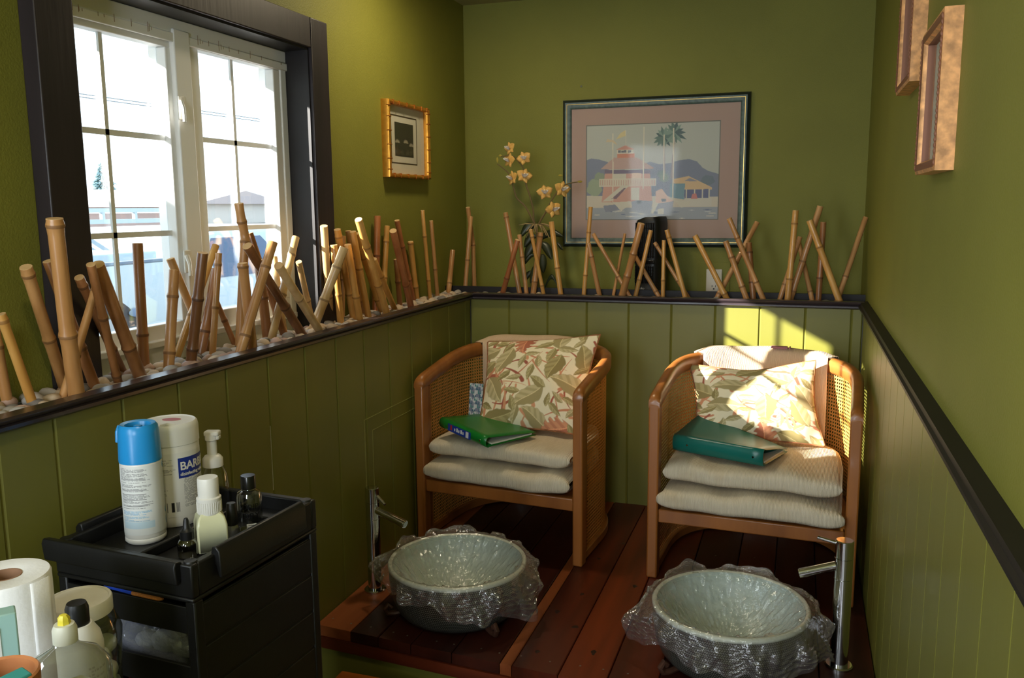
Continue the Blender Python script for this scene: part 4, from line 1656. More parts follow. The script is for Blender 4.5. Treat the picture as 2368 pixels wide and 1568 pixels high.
# boathouse
fill(img, Q((1090, 850), (1230, 822), (1440, 925), (1440, 945), (1180, 945), (1090, 880)), (212, 184, 150))
fill(img, Q((1190, 868), (1240, 840), (1310, 868)), (150, 150, 164))
fill(img, Q((1065, 890), (1200, 890), (1190, 1035), (1065, 1015)), (132, 160, 172))
fill(img, Q((1195, 945), (1410, 940), (1410, 1030), (1195, 1030)), (118, 122, 150))
for x in (1205, 1280, 1350, 1408):
    fill(img, Q((x, 940), (x + 12, 940), (x + 12, 1035), (x, 1035)), C_cream)
fill(img, Q((1200, 1025), (1440, 1020), (1440, 1095), (1200, 1100)), (206, 200, 188))
fill(img, Q((1265, 985), (1300, 980), (1315, 1030), (1255, 1030)), (204, 140, 136))
# boats
fill(img, Q((540, 1060), (700, 1050), (720, 1070), (620, 1135), (575, 1110)), C_cream)
fill(img, Q((445, 1090), (560, 1080), (600, 1125), (470, 1150)), (146, 150, 164))
fill(img, Q((710, 1055), (760, 1040), (910, 1050), (890, 1130), (790, 1145), (720, 1110)), (156, 160, 172))
fill(img, Q((760, 1045), (810, 1042), (800, 1070), (765, 1075)), (112, 118, 128))
fill(img, Q((935, 960), (990, 935), (1060, 1030), (1100, 1050), (1000, 1130), (935, 1060)), (218, 186, 170))
fill(img, Q((985, 1030), (1030, 1030), (1030, 1055), (990, 1055)), (130, 134, 142))
fill(img, Q((930, 1075), (1100, 1050), (1090, 1105), (960, 1150)), (164, 166, 176))
fill(img, Q((1100, 1040), (1250, 1050), (1240, 1090), (1170, 1110)), C_cream)
fill(img, Q((890, 1160), (930, 1060), (960, 1070), (915, 1165)), C_cream)
fill(img, Q((955, 1120), (1010, 1118), (1010, 1168), (955, 1168)), C_cream)
# palms and masts
for (x0, yt, xb, r_) in ((1000, 470, 1012, 92), (1095, 430, 1075, 104)):
    for a in np.linspace(0, 6.28, 15):
        L_ = r_ * (1 + .15 * math.sin(3 * a))
        cx_, cy_ = x0 + L_ * math.cos(a), yt + L_ * .95 * math.sin(a) + (14 if math.sin(a) > 0 else 0)
        px_, py_ = -math.sin(a) * 16, math.cos(a) * 16
        fill(img, Q((x0, yt), (x0 + (cx_ - x0) * .55 + px_, yt + (cy_ - yt) * .55 + py_), (cx_, cy_), (x0 + (cx_ - x0) * .55 - px_, yt + (cy_ - yt) * .55 - py_)), random.choice([(116, 136, 130), (138, 158, 148), (100, 116, 118)]))
    fill(img, Q((x0 - 7, yt + 60), (x0 + 9, yt + 60), (xb + 12, 850), (xb - 10, 850)), (158, 146, 148))
for a in np.linspace(3.5, 5.9, 8):
    fill(img, Q((1010, 880), (1010 + 40 * math.cos(a) + 10, 880 + 60 * math.sin(a)), (1010 + 80 * math.cos(a), 880 + 115 * math.sin(a)), (1010 + 40 * math.cos(a) - 10, 880 + 60 * math.sin(a))), (146, 162, 150))
for (x0, y0, x1, y1, w_) in ((532, 440, 538, 1060, 5), (820, 380, 818, 940, 6), (1002, 450, 1006, 860, 5), (1088, 390, 1092, 1030, 6), (652, 410, 654, 550, 3)):
    fill(img, Q((x0 - w_, y0), (x0 + w_, y0), (x1 + w_, y1), (x1 - w_, y1)), (214, 206, 188))
fill(img, Q((648, 410), (600, 440), (560, 495), (600, 480), (650, 462)), (212, 196, 150))
fill(img, Q((535, 500), (480, 490), (465, 520), (520, 515), (575, 545), (560, 520)), (206, 188, 158))
picture_plane(img, mpB, ix0 + .003, ix1 - .003, iz0 + .003, iz1 - .003, .0080, 'print', pic, M_print)
rect(MB(), mpB, mx0, mx1, mz0, mz1, .012).build('glass', M_picglass, pic)

# -- small gold frame on the window wall
y0, y1, z0, z1 = -.412, -.062, 1.548, 1.814
mpL = lambda a, b, h: (LX + h, a, b)
pic = thing('framed_print', 'small gold bamboo-style frame with dark flower print near the corner', 'picture', (LX, (y0 + y1) / 2, z0))
Mg = mat('gold_leaf', (214, 150, 54), .28, .75, var=.15, vs=40)
loops(MB(), mpL, y0, y1, z0, z1, [(0, 0), (0, .027), (.003, .031), (.007, .032), (.011, .030), (.014, .024), (.014, .008)], [0] * 6).build('frame', Mg, pic)
Mgd = mat('gold_dark', (166, 100, 34), .35, .6)
for f_ in (.10, .24, .42, .60, .78, .92):
    for (a, b, dr) in ((y0 + (y1 - y0) * f_, z0 + .007, 0), (y0 + (y1 - y0) * f_, z1 - .007, 0), (y0 + .007, z0 + (z1 - z0) * f_, 1), (y1 - .007, z0 + (z1 - z0) * f_, 1)):
        hy, hz = (.0018, .0078) if dr == 0 else (.0078, .0018)
        MB().box((LX + .020, a - hy, b - hz), (LX + .0335, a + hy, b + hz)).build('knuckle', Mgd, pic, bevel=.001)
MB().box((LX + .0005, y0 + .002, z0 + .002), (LX + .006, y1 - .002, z1 - .002)).build('backing_board', mat('brown_card', (120, 96, 66), .9), pic)
a0, a1, b0, b1 = y0 + .014, y1 - .014, z0 + .014, z1 - .014
rect(MB(), mpL, a0, a1, b0, b1, .0085).build('mat', mat('ivory_mat', (206, 200, 182), .85), pic)
Wm, Hm = a1 - a0, b1 - b0
loops(MB(), mpL, a0 + .125 * Wm, a1 - .2 * Wm, b0 + .15 * Hm, b1 - .13 * Hm, [(0, .0088), (.004, .0090), (.005, .0088)], [0, 0]).build('mat_line', mat('dark_brown_line', (66, 52, 30), .7), pic)
img = raster(90, 120, (52, 50, 40))
for (cx_, cy_) in ((.13, .60), (.58, .58), (.88, .66)):
    for a in np.linspace(math.pi * 1.02, math.pi * 1.98, 9):
        r_ = .15
        ex, ey = cx_ + r_ * math.cos(a), cy_ + r_ * .75 * math.sin(a)
        nx_, ny_ = -math.sin(a) * .022, math.cos(a) * .016
        fill(img, [(cx_, cy_), ((cx_ + ex) / 2 + nx_, (cy_ + ey) / 2 + ny_), (ex, ey), ((cx_ + ex) / 2 - nx_, (cy_ + ey) / 2 - ny_)], (150, 142, 122))
    fill(img, [(cx_ - .008, cy_), (cx_ + .008, cy_), (cx_ + .012, .9), (cx_ - .004, .9)], (74, 70, 54))
for k in range(14):
    x = random.uniform(0, 1)
    fill(img, [(x - .08, .78 + random.uniform(0, .2)), (x, .74 + random.uniform(0, .1)), (x + .08, .8 + random.uniform(0, .2)), (x, .95)], (70, 68, 54), .7)
picture_plane(img, mpL, a0 + .22 * Wm, a0 + .70 * Wm, b0 + .265 * Hm, b0 + .765 * Hm, .0092, 'print', pic, M_print)
rect(MB(), mpL, a0, a1, b0, b1, .012).build('glass', M_picglass, pic)

# -- two copper box frames on the right wall
Mcop = mat('mottled_copper', (206, 150, 96), .42, .35, var=.35, vs=55, detail=5)
Mcopd = mat('copper_brown', (126, 78, 52), .5, .2)
mpR = lambda a, b, h: (WX - h, a, b)
for (ya, yb, za, zb, lab) in ((-1.610, -1.362, 1.492, 1.745, 'copper box frame hanging lower on the right wall'), (-1.160, -.900, 1.690, 1.945, 'copper box frame hanging higher on the right wall, cut by the photo top')):
    pic = thing('box_frame', lab, 'picture', (WX, (ya + yb) / 2, za), group='copper box frames on the right wall')
    loops(MB(), mpR, ya, yb, za, zb, [(0, 0), (0, .028), (.006, .030), (.018, .029), (.022, .022), (.022, .006)], [0, 0, 1, 0, 1]).build('frame', [Mcop, Mcopd], pic)
    MB().box((WX - .005, ya + .002, za + .002), (WX - .0005, yb - .002, zb - .002)).build('backing_board', mat('brown_card', (120, 96, 66), .9), pic)
    rect(MB(), mpR, ya + .02, yb - .02, za + .02, zb - .02, .008).build('mat', mat('grey_mat', (176, 180, 168), .85), pic)
    rect(MB(), mpR, ya + .07, yb - .07, za + .065, zb - .06, .0086).build('print', mat('dim_green_print', (84, 84, 58), .8, var=.35, vs=25), pic)
    rect(MB(), mpR, ya + .02, yb - .02, za + .02, zb - .02, .016).build('glass', M_picglass, pic)
    for yy in (yb - .004, ya + .004):
        pr_ = MB().tube([(WX - .029, yy, za + .008 + (zb - za - .016) * k / 104) for k in range(105)], [.0016 + .0014 * abs(math.sin(PI * k / 4)) for k in range(105)], 8)
        pr_.build('beading', Mcopd, pic)

# screw left in the back wall
p = ony((1345, 200), BY)
tag(MB().tube([(p[0], BY + .001, p[2]), (p[0], BY - .006, p[2])], [.004, .0045], 10).build('wall_screw', M_steel, origin=(p[0], BY, p[2])), 'small bare screw in the back wall above the harbour print', 'screw')

# ------------------------------------------------------------------ outlet
pa, pb = ony((1634, 622), BY), ony((1669, 681), BY)
out = thing('power_outlet', 'white double power outlet low on the back wall', 'outlet', ((pa[0] + pb[0]) / 2, BY, pb[2]))
qa, qb = ony((1614, 606), BY), ony((1687, 684), BY)
MB().box((qa[0], BY - .004, qb[2]), (qb[0], BY, qa[2])).build('backing_plate', M_wall, out, bevel=.001)
MB().box((pa[0], BY - .010, pb[2]), (pb[0], BY - .004, pa[2])).build('cover_plate', mat('ivory_plastic', (206, 198, 180), .4), out, bevel=.002)
xc = (pa[0] + pb[0]) / 2
for f_ in (.30, .72):
    zc = pb[2] + (pa[2] - pb[2]) * f_
    s_ = MB().lathe([(0, 0), (.017, 0), (.017, .002), (0, .002)], (0, 0, 0), 24)
    s_.v = [(x + xc, BY - .010 - z, y * .85 + zc) for x, y, z in s_.v]
    s_.f = [f[::-1] for f in s_.f]
    so_ = s_.build('socket', mat('ivory_plastic', (206, 198, 180), .4), out)
    sl = MB()
    sl.box((xc - .008, BY - .0125, zc - .001), (xc - .006, BY - .0118, zc + .008)).box((xc + .006, BY - .0125, zc - .001), (xc + .008, BY - .0118, zc + .008)).box((xc - .003, BY - .0125, zc - .010), (xc + .003, BY - .0118, zc - .005))
    sl.build('slots', M_blackg, so_)

# ------------------------------------------------------------------ tower fan
LZ = BED - .012
fan = thing('tower_fan', 'black tower heater fan standing before the harbour print', 'fan', (.678, .235, LZ), math.radians(-16))
Hf = 1.398 - LZ
m = MB()
w2, d2 = .054, .05
secs = [(0, 1.06), (.012, 1.06), (.02, .98), (.3, .98), (Hf * .5, 1.0), (Hf * .9, 1.0), (Hf - .012, .97), (Hf, .90)]
vs = []
outl = []
for k in range(24):
    a = 2 * PI * k / 24
    ca, sa = math.cos(a), math.sin(a)
    outl.append((w2 * math.copysign(abs(ca) ** .35, ca), d2 * math.copysign(abs(sa) ** .5, sa) - (.012 * (1 - (ca) ** 2) if sa < 0 else 0)))
for z, s_ in secs:
    for x, y in outl:
        vs.append((x * s_, y * s_, z - (.018 * max(0, -x) / w2 if z > Hf - .02 else 0)))
fs = [(i * 24 + k, i * 24 + (k + 1) % 24, (i + 1) * 24 + (k + 1) % 24, (i + 1) * 24 + k) for i in range(len(secs) - 1) for k in range(24)]
fs += [tuple(range(23, -1, -1)), tuple((len(secs) - 1) * 24 + k for k in range(24))]
m.add(vs, fs).build('housing', M_black, fan, local=True, sharp=35)
g = MB()
for k in range(9):
    x = -.036 + .009 * k
    g.box((x - .0015, -.0665, Hf * .50), (x + .0015, -.058, Hf * .93))
    g.box((x - .0015, -.0665, .06), (x + .0015, -.058, Hf * .40))
for k in range(8):
    z = Hf * .52 + Hf * .40 * k / 7
    g.box((-.04, -.0645, z - .001), (.04, -.058, z + .001))
for k in range(6):
    z = .065 + (Hf * .40 - .07) * k / 5
    g.box((-.04, -.0645, z - .001), (.04, -.058, z + .001))
g.build('grille', M_blackg, fan, local=True)
MB().box((-.042, -.0655, Hf * .43), (.042, -.058, Hf * .475)).build('control_strip', M_blackg, fan, local=True, bevel=.002)
tv, tf, tw = text_mesh('Lasko', .013)
MB().add([(x - tw / 2 - .012, -.0652 - z, y + .036) for x, y, z in tv], tf, 0, False).build('lettering', mat('pale_grey_lettering', (190, 190, 190), .5), fan, local=True)
MB().lathe([(0, 0), (.070, 0), (.072, .004), (.066, .012), (0, .014)], (0, -.003, 0), 36).build('base', M_black, fan, local=True)

# ------------------------------------------------------------------ orchid
OYP = .205
orc = thing('artificial_orchid', 'yellow orchid with white lips and bare roots on the back ledge', 'plant', onz((1242, 668), LZ) * np.array([1, 0, 1]) + np.array([0, OYP, 0]))
M_stem = mat('orchid_stem', (104, 84, 44), .6)
M_pet = mat('orchid_petal', (226, 180, 96), .6, col2=(204, 154, 78), vs=60)
M_lip = mat('orchid_lip', (228, 216, 200), .6)
M_leaf = mat('orchid_leaf', (54, 62, 36), .38, col2=(40, 48, 30), vs=30)
M_root = mat('orchid_root', (156, 132, 88), .8)
oy = lambda px, d=0.0: ony(px, OYP + d)


def smooth_path(pts, k=4):
    P_ = [np.array(p, float) for p in pts]
    out_ = []
    for i in range(len(P_) - 1):
        p0, p1, p2, p3 = P_[max(i - 1, 0)], P_[i], P_[i + 1], P_[min(i + 2, len(P_) - 1)]
        for t in np.linspace(0, 1, k, endpoint=False):
            out_.append(.5 * ((2 * p1) + (-p0 + p2) * t + (2 * p0 - 5 * p1 + 4 * p2 - p3) * t * t + (-p0 + 3 * p1 - 3 * p2 + p3) * t ** 3))
    out_.append(P_[-1])
    return out_


stems = [[(1236, 522), (1233, 512), (1215, 478), (1195, 458), (1188, 435), (1178, 405), (1167, 392), (1150, 379)],
         [(1239, 522), (1234, 508), (1233, 485), (1225, 452), (1216, 425), (1213, 396), (1201, 376), (1185, 361), (1158, 362)],
         [(1246, 522), (1249, 512), (1261, 492), (1271, 472), (1281, 455), (1299, 432), (1318, 424), (1336, 421)]]
for k, s_ in enumerate(stems):
    pts = [oy(p, -.004 * k - .0015 * i) for i, p in enumerate(s_)]
    sp_ = smooth_path(pts)
    MB().tube(sp_, [.0042 - .0022 * i / len(sp_) for i in range(len(sp_))], 8).build('stem', M_stem, orc)


def petal(mb, c, dirv, side, nrm, L, w, cup):
    nu, nv = 7, 5
    vs = []
    for i in range(nu):
        t = i / (nu - 1)
        ww = w * math.sin(PI * min(1, .12 + .88 * t) ** .8) ** .7 if t < 1 else 0.0
        for j in range(nv):
            s_ = -1 + 2 * j / (nv - 1)
            vs.append(c + dirv * L * t + side * ww * .5 * s_ + nrm * (cup * math.sin(t * 2.2) - .004 * s_ * s_))
    mb.add(vs, [(i * nv + j, (i + 1) * nv + j, (i + 1) * nv + j + 1, i * nv + j + 1) for i in range(nu - 1) for j in range(nv - 1)])


def flower(px, facing, roll, size):
    c = oy(px, -.018)
    n_ = np.array([facing, -1.0, .1])
    n_ /= np.linalg.norm(n_)
    up_ = np.array([0, 0, 1.0]) - n_ * n_[2]
    up_ /= np.linalg.norm(up_)
    sd_ = np.cross(up_, n_)
    mb = MB()
    for k in range(5):
        a = roll + 2 * PI * k / 5 + PI / 2
        d = up_ * math.sin(a) + sd_ * math.cos(a)
        s_ = np.cross(n_, d)
        petal(mb, c, d, s_, n_, size * (1.0 if k in (0, 2, 3) else 1.12), size * (.74 if k in (0, 2, 3) else 1.12), size * .16)
    f = mb.build('flower', M_pet, orc, solid=.0006, sharp=0)
    lp = MB()
    d = -up_ * .8 + sd_ * .35 * (1 if facing > 0 else -1)
    for a in (-.5, 0, .5):
        dd = n_ * .8 + up_ * .15 + sd_ * a
        dd /= np.linalg.norm(dd)
        petal(lp, c + n_ * .002, dd, np.cross(n_, dd) if abs(a) > .1 else sd_, up_, size * .85, size * .60, size * .14)
    lp.ball(tuple(c + n_ * size * .2), size * .13, 8)
    lp.build('lip', M_lip, f, solid=.0006, sharp=0)


for (px, fc, rl, sz) in (((1179, 343), -.5, .3, .026), ((1178, 371), -.6, -.2, .030), ((1212, 366), .2, .4, .028), ((1185, 412), -.7, .2, .030), ((1212, 407), .5, -.3, .031), ((1260, 445), .3, .2, .031), ((1300, 438), 1.0, -.2, .034), ((1280, 485), .9, .3, .034)):
    flower(px, fc, rl, sz)
M_bud = mat('orchid_bud', (168, 150, 54), .6)
for px, s_ in (((1341, 420), (1.9, 1, .8)), ((1150, 370), (.8, .8, 2.0)), ((1157, 360), (1.3, .9, .9)), ((1296, 406), (1.6, 1, .8))):
    MB().ball(tuple(oy(px, -.015)), .0055, 10, 0, s_).build('bud', M_bud, orc)
rt = MB()
for k in range(15):
    a = math.radians(random.uniform(185, 355))
    L_ = random.uniform(18, 52)
    ex, ey = 1242 + L_ * math.cos(a) * 1.0, 520 + abs(L_ * math.sin(a)) * random.uniform(.4, 1.0) - 2
    pts = [oy((1242 + random.uniform(-8, 8), 519), -.004), oy(((1242 + ex) / 2, 516 + (ey - 516) * .25), -.03 * random.random() - .005), oy((ex, ey), -.04 * random.random())]
    sp_ = smooth_path(pts, 5)
    rt.tube(sp_, [.0030 - .0014 * i / len(sp_) for i in range(len(sp_))], 6)
rt.build('roots', M_root, orc)
for (p0, p1, w_, bend) in (((1238, 522), (1203, 548), .034, .02), ((1240, 545), (1212, 572), .036, .02), ((1238, 562), (1214, 600), .038, .015), ((1252, 560), (1276, 600), .034, .012), ((1248, 552), (1302, 547), .03, .02), ((1254, 588), (1256, 632), .032, .01),
                       ((1236, 590), (1212, 612), .026, .02), ((1240, 600), (1238, 668), .024, .0), ((1232, 628), (1213, 650), .022, .01), ((1258, 668), (1291, 668), .020, .05), ((1288, 560), (1301, 578), .012, .0), ((1246, 610), (1226, 655), .03, .01)):
    a, b = oy(p0, .0), oy(p1, -.012)
    d = b - a
    L_ = np.linalg.norm(d)
    d /= L_
    s_ = np.cross(d, np.array([0.15, -1, .2]))
    s_ /= np.linalg.norm(s_)
    nn_ = np.cross(d, s_)
    vs = []
    for i in range(11):
        t = i / 10
        ww = w_ * (math.sin(PI * min(1, .08 + .92 * t)) ** .6 if t < 1 else 0)
        for j in range(5):
            q = -1 + j / 2
            vs.append(a + d * L_ * t + s_ * ww * .5 * q + nn_ * (.005 * q * q) + np.array([0, 0, bend * math.sin(PI * t)]))
    MB().add(vs, [(i * 5 + j, i * 5 + j + 1, (i + 1) * 5 + j + 1, (i + 1) * 5 + j) for i in range(10) for j in range(4)]).build('leaf', M_leaf, orc, solid=.0012, sharp=0)
MB().tube([oy((1241, 520)), oy((1243, 600)), (float(oy((1242, 668))[0]), OYP, LZ)], [.005, .004, .004], 8).build('stalk', M_stem, orc)
MB().lathe([(0, 0), (.03, 0), (.028, .006), (0, .008)], (float(oy((1242, 668))[0]), OYP, LZ), 20).build('foot_disc', M_leaf, orc)

# ------------------------------------------------------------------ black trolley
TRZ = .8606
cart = thing('salon_trolley', 'black plastic salon trolley with open drawers by the window-side boarding', 'trolley', (.210, -1.938, 0), math.radians(-3.5))
hw, hd = .148, .168
m = MB()
m.box((-hw, -hd, .822), (hw, hd, .830))
T = .016
m.box((-hw, -hd, .830), (hw, -hd + T, .886)).box((-hw, hd - T, .830), (hw, hd, .886)).box((-hw, -hd + T, .830), (-hw + T, hd - T, .886)).box((hw - T, -hd + T, .830), (hw, hd - T, .886))
m.box((-hw + T, -hd + T, .829), (hw - T, hd - T, .860))
m.box((.010, -hd + T, TRZ - .001), (.017, hd - T, .878)).box((.017, .080, TRZ - .001), (hw - T, .087, .874))
tray = m.build('top_tray', M_black, cart, local=True, bevel=.003)
for sx in (-1, 1):
    q = MB()
    x = sx * hw
    q.extrude([(x - sx * .008, .884), (x, .868), (x + sx * .006, .846), (x + sx * .012, .846), (x + sx * .010, .890), (x + sx * .003, .898), (x - sx * .005, .897)], 1, -.115, .120, 0, False)
    q.build('side_handle', M_black, tray, local=True, bevel=.002)
q = MB()
q.extrude([(-hd + .006, .885), (-hd + .003, .868), (-hd - .004, .852), (-hd - .010, .854), (-hd - .013, .884), (-hd - .009, .892), (-hd + .002, .890)], 0, -hw - .014, hw - .022, 0, False)
q.build('front_handle', M_black, tray, local=True, bevel=.002)
for sx, sy in ((-1, -1), (1, -1), (1, 1), (-1, 1)):
    MB().lathe([(0, 0), (.011, 0), (.010, .0025), (0, .003)], (sx * (hw - .014), sy * (hd - .014), .886), 18).build('post_cap', M_black, tray, local=True)
    x, y = sx * (hw - .010), sy * (hd - .012)
    MB().box((x - .010, y - .010, .07), (x + .010, y + .010, .824)).build('corner_post', M_black, cart, local=True, bevel=.003)
    cst = MB().tube([(x - .008, y, .026), (x + .008, y, .026)], [.026, .026], 20).build('caster', M_blackg, cart, local=True)
    MB().tube([(x, y, .03), (x, y, .072)], [.007, .007], 10).build('caster_stem', M_steel, cst, local=True)
for sx in (-1, 1):
    q = MB()
    x = sx * (hw - .006)
    zs_ = [.075 + .074 * k for k in range(11)]
    for a, b in zip(zs_[:-1], zs_[1:]):
        q.box((x - .004, -hd + .018, a + .0025), (x + .004, hd - .018, b - .0025))
    q.box((x - .0025, -hd + .018, .075), (x + .0025, hd - .018, .815))
    q.build('side_panel', M_black, cart, local=True, bevel=.0015)
MB().box((-hw + .015, hd - .012, .075), (hw - .015, hd - .005, .822)).build('back_panel', M_black, cart, local=True)
for k in range(7):
    zt_ = .812 - .102 * k
    q = MB()
    q.box((-hw + .018, -hd + .004, zt_ - .046), (hw - .018, -hd + .011, zt_))
    q.box((-hw + .018, -hd + .011, zt_ - .046), (hw - .018, hd - .02, zt_ - .042))
    for sx in (-1, 1):
        q.box((sx * (hw - .020) - .002, -hd + .011, zt_ - .042), (sx * (hw - .020) + .002, hd - .02, zt_ - .01))
    q.box((-hw + .018, hd - .024, zt_ - .042), (hw - .018, hd - .02, zt_ - .01))
    dr_ = q.build('drawer', M_black, cart, local=True, bevel=.0012)
ca_, sa_ = math.cos(math.radians(-3.5)), math.sin(math.radians(-3.5))


def cartp(x, y, z): return np.array([.210 + x * ca_ - y * sa_, -1.938 + x * sa_ + y * ca_, z])


# brush and bag in the drawers, red cloth below
p0 = cartp(-.05, -hd + .004, .818)
br = thing('nail_brush', 'thin brush with blue handle lying across the top drawer', 'brush', p0)
MB().tube([cartp(-.060, -hd + .010, .824), cartp(-.035, -hd + .008, .819), cartp(.015, -hd + .007, .8170)], [.0035, .0042, .0040], 10).build('handle', mat('blue_plastic', (28, 66, 176), .35), br)
MB().tube([cartp(.015, -hd + .007, .8170), cartp(.070, -hd + .007, .8165), cartp(.078, -hd + .007, .8165)], [.0045, .0045, .002], 10).build('tip', mat('cork_brown', (196, 124, 60), .7, var=.2, vs=300), br)
zb = .812 - .102 - .042
bag = thing('plastic_bag', 'clear plastic bag of white pads in the second drawer', 'bag', cartp(.03, -.12, zb))


def bagfn(u, v):
    a = 2 * PI * u
    ca, sa = math.cos(a), math.sin(a)
    b = -PI / 2 + PI * v
    x = .090 * math.copysign(abs(ca) ** .45, ca) * abs(math.cos(b)) ** .35
    y = .050 * math.copysign(abs(sa) ** .45, sa) * abs(math.cos(b)) ** .35
    z = .043 * math.sin(b) + .045
    k = .004 * math.sin(9 * a + 4 * v * PI) + .003 * math.sin(17 * a - 5 * v) + .003 * math.sin(23 * v + 5 * a)
    p = cartp(.022 + x * (1 + k * 4), -.094 + y * (1 + k * 6), zb + .002 + z + k * .8)
    p[2] = max(p[2], zb + .001)
    return p


MB().grid(bagfn, 60, 28, 0, wrapu=True).build('film', mat_clear('bag_film', (.93, .93, .95), .14, .08, .6, .26, (196, 200, 220), .8, 40, bdist=.012), bag, sharp=0)
q = MB()
for (x, y, z, r_) in ((.01, -.092, .030, .024), (.055, -.095, .028, .022), (-.03, -.095, .026, .019), (.03, -.085, .045, .018)):
    q.ball(tuple(cartp(x, y, zb + z)), r_, 12, 0, (1.3, .9, .8))
q.build('contents', mat('white_pads', (196, 196, 190), .9, bump=.3, bs=80), bag, sharp=0)
zc_ = .812 - .204 - .042
rc = MB()


def clothfn(u, v):
    x, y = -.112 + .20 * u, -.140 + .2 * v
    return cartp(x, y, zc_ + .008 + .046 * (math.sin(PI * u) ** .4) * (math.sin(PI * v) ** .4) + .004 * math.sin(14 * u + 6 * v))


rc.grid(clothfn, 30, 24)
tag(rc.build('folded_cloth', mat('dark_red_cloth', (130, 10, 14), .85), origin=tuple(cartp(-.02, -.07, zc_))), 'dark red folded cloth in the third drawer', 'cloth')


def wrap_label(parent, name, c, R, z0, z1, a0, a1, img, material, taper=0.0):
    H, W = img.shape[:2]
    vs = []
    for j in range(H):
        z = z1 - (z1 - z0) * j / (H - 1)
        for i in range(W):
            a = a0 + (a1 - a0) * i / (W - 1)
            vs.append((c[0] + R * math.cos(a), c[1] + R * math.sin(a), c[2] + z))
    return MB().add(vs, [(j * W + i, (j + 1) * W + i, (j + 1) * W + i + 1, j * W + i + 1) for j in range(H - 1) for i in range(W - 1)]).build(name, material, parent, cols=np.concatenate([img.reshape(-1, 3), np.ones((H * W, 1))], 1), sharp=0)


def bend_text(body, size, c, R, z, a0, bold=True):
    tv, tf, tw = text_mesh(body, size, bold)
    vs = [(c[0] + (R + q) * math.cos(a0 + x / R), c[1] + (R + q) * math.sin(a0 + x / R), c[2] + z + y) for x, y, q in tv]
    return vs, tf, tw / R


def small_print(img, r0, r1, c0, c1, step, col, seed, fillr=.9):
    r = np.random.default_rng(seed)
    for j in range(r0, r1, step):
        if r.uniform() < .1:
            continue
        e = c0 + int((c1 - c0) * (r.uniform(.75, 1) if r.uniform() < .8 else r.uniform(.2, .6)))
        for i in range(c0, e):
            if r.uniform() < fillr:
                img[j, i] = np.array(lin(col)) * r.uniform(.75, 1.25)


M_lab = mat_vc('printed_label', .45)


def toward(c):
    return math.atan2(CAM[1] - c[1], CAM[0] - c[0])


# spray can
c = np.array([.148, -1.988, TRZ])
spr = thing('spray_can', 'tall white spray can with a bright blue cap', 'spray can', c)
MB().lathe([(0, 0), (.032, 0), (.0345, .003), (.0345, .008), (.0335, .010), (.0345, .013), (.0345, .147), (.033, .150), (0, .150)], c, 44).build('can', M_white, spr)
cp_ = MB().lathe([(.0352, .145), (.0355, .148), (.0338, .196), (.0325, .206), (.029, .211), (.022, .209), (.020, .200), (0, .199)], c, 44)
cp_.build('cap', mat('bright_blue_plastic', (34, 142, 210), .3), spr, sharp=50)
a = toward(c)
MB().box((-.006, -.004, .194), (.006, .004, .207)).build('nozzle', mat('bright_blue_plastic', (34, 142, 210), .3), spr, local=True)
MB().tube([c + np.array([-.028, -.012, .207]), c + np.array([-.031, -.014, .196]), c + np.array([-.0335, -.0155, .178])], [.004, .005, .003], 8).build('nozzle_notch', mat('bright_blue_plastic', (34, 142, 210), .3), spr)
img = raster(120, 130, (218, 220, 218))
small_print(img, 4, 80, 10, 72, 2, (120, 120, 122), 1, .8)
for j in (24, 44, 52, 62, 74):
    img[j:j + 1, 10:60] = lin((60, 60, 64))
small_print(img, 84, 104, 10, 70, 2, (110, 170, 205), 2, .85)
fill(img, [(.08, .80), (.60, .80), (.60, .90), (.08, .90)], (150, 200, 226), .5)
for (x, y, r_) in ((.90, .06, .05), (.93, .18, .03), (.90, .72, .05), (.92, .88, .06)):
    fill(img, [(x + r_ * math.cos(t), y + r_ * math.sin(t)) for t in np.linspace(0, 6.28, 16)], (60, 150, 205))
wrap_label(spr, 'label', c, .0349, .018, .142, a - 1.45, a + 1.75, img, M_lab)

# wipes canister
c = np.array([.132, -1.892, TRZ])
can = thing('wipes_canister', 'large white wipes canister with blue name panel and round lid', 'canister', c)
R_ = .050
MB().lathe([(0, 0), (R_ * .93, 0), (R_ * .99, .006), (R_, .014), (R_, .150), (R_ * .985, .153), (0, .153)], c, 56).build('tub', M_white, can)
lid = MB().lathe([(R_ * .99, .152), (R_ * 1.02, .153), (R_ * 1.02, .182), (R_ * .99, .189), (R_ * .93, .192), (R_ * .90, .190), (0, .190)], c, 56).build('lid', M_white, can)
MB().lathe([(0, 0), (.014, 0), (.014, .0006), (0, .0006)], (c[0] - .004, c[1] + .012, c[2] + .190), 30, sx=1.25, sy=.75, rot=.3).build('badge', mat('dusty_red', (176, 90, 96), .5), lid)
MB().tube([c + np.array([.012, -.036, .190]), c + np.array([.024, -.034, .193]), c + np.array([.034, -.026, .190])], [.003, .004, .003], 8).build('flip_tab', M_white, lid)
a = toward(c)
img = raster(150, 120, (226, 225, 220))
small_print(img, 6, 26, 2, 78, 2, (150, 150, 150), 3, .75)
small_print(img, 30, 40, 2, 76, 2, (120, 120, 122), 4, .75)
small_print(img, 52, 64, 2, 40, 3, (130, 130, 132), 5, .75)
small_print(img, 68, 78, 2, 72, 3, (120, 120, 122), 6, .75)
small_print(img, 36, 108, 86, 148, 2, (140, 140, 142), 7, .8)
r_ = np.random.default_rng(9)
for i in range(56, 80):
    if r_.uniform() < .55:
        img[92:110, i] = lin((40, 40, 44))
wrap_label(can, 'label', c, R_ + .0004, .020, .140, a - 1.5, a + 1.75, img, M_lab)
a1_ = a + .26
pn = MB()
vs = []
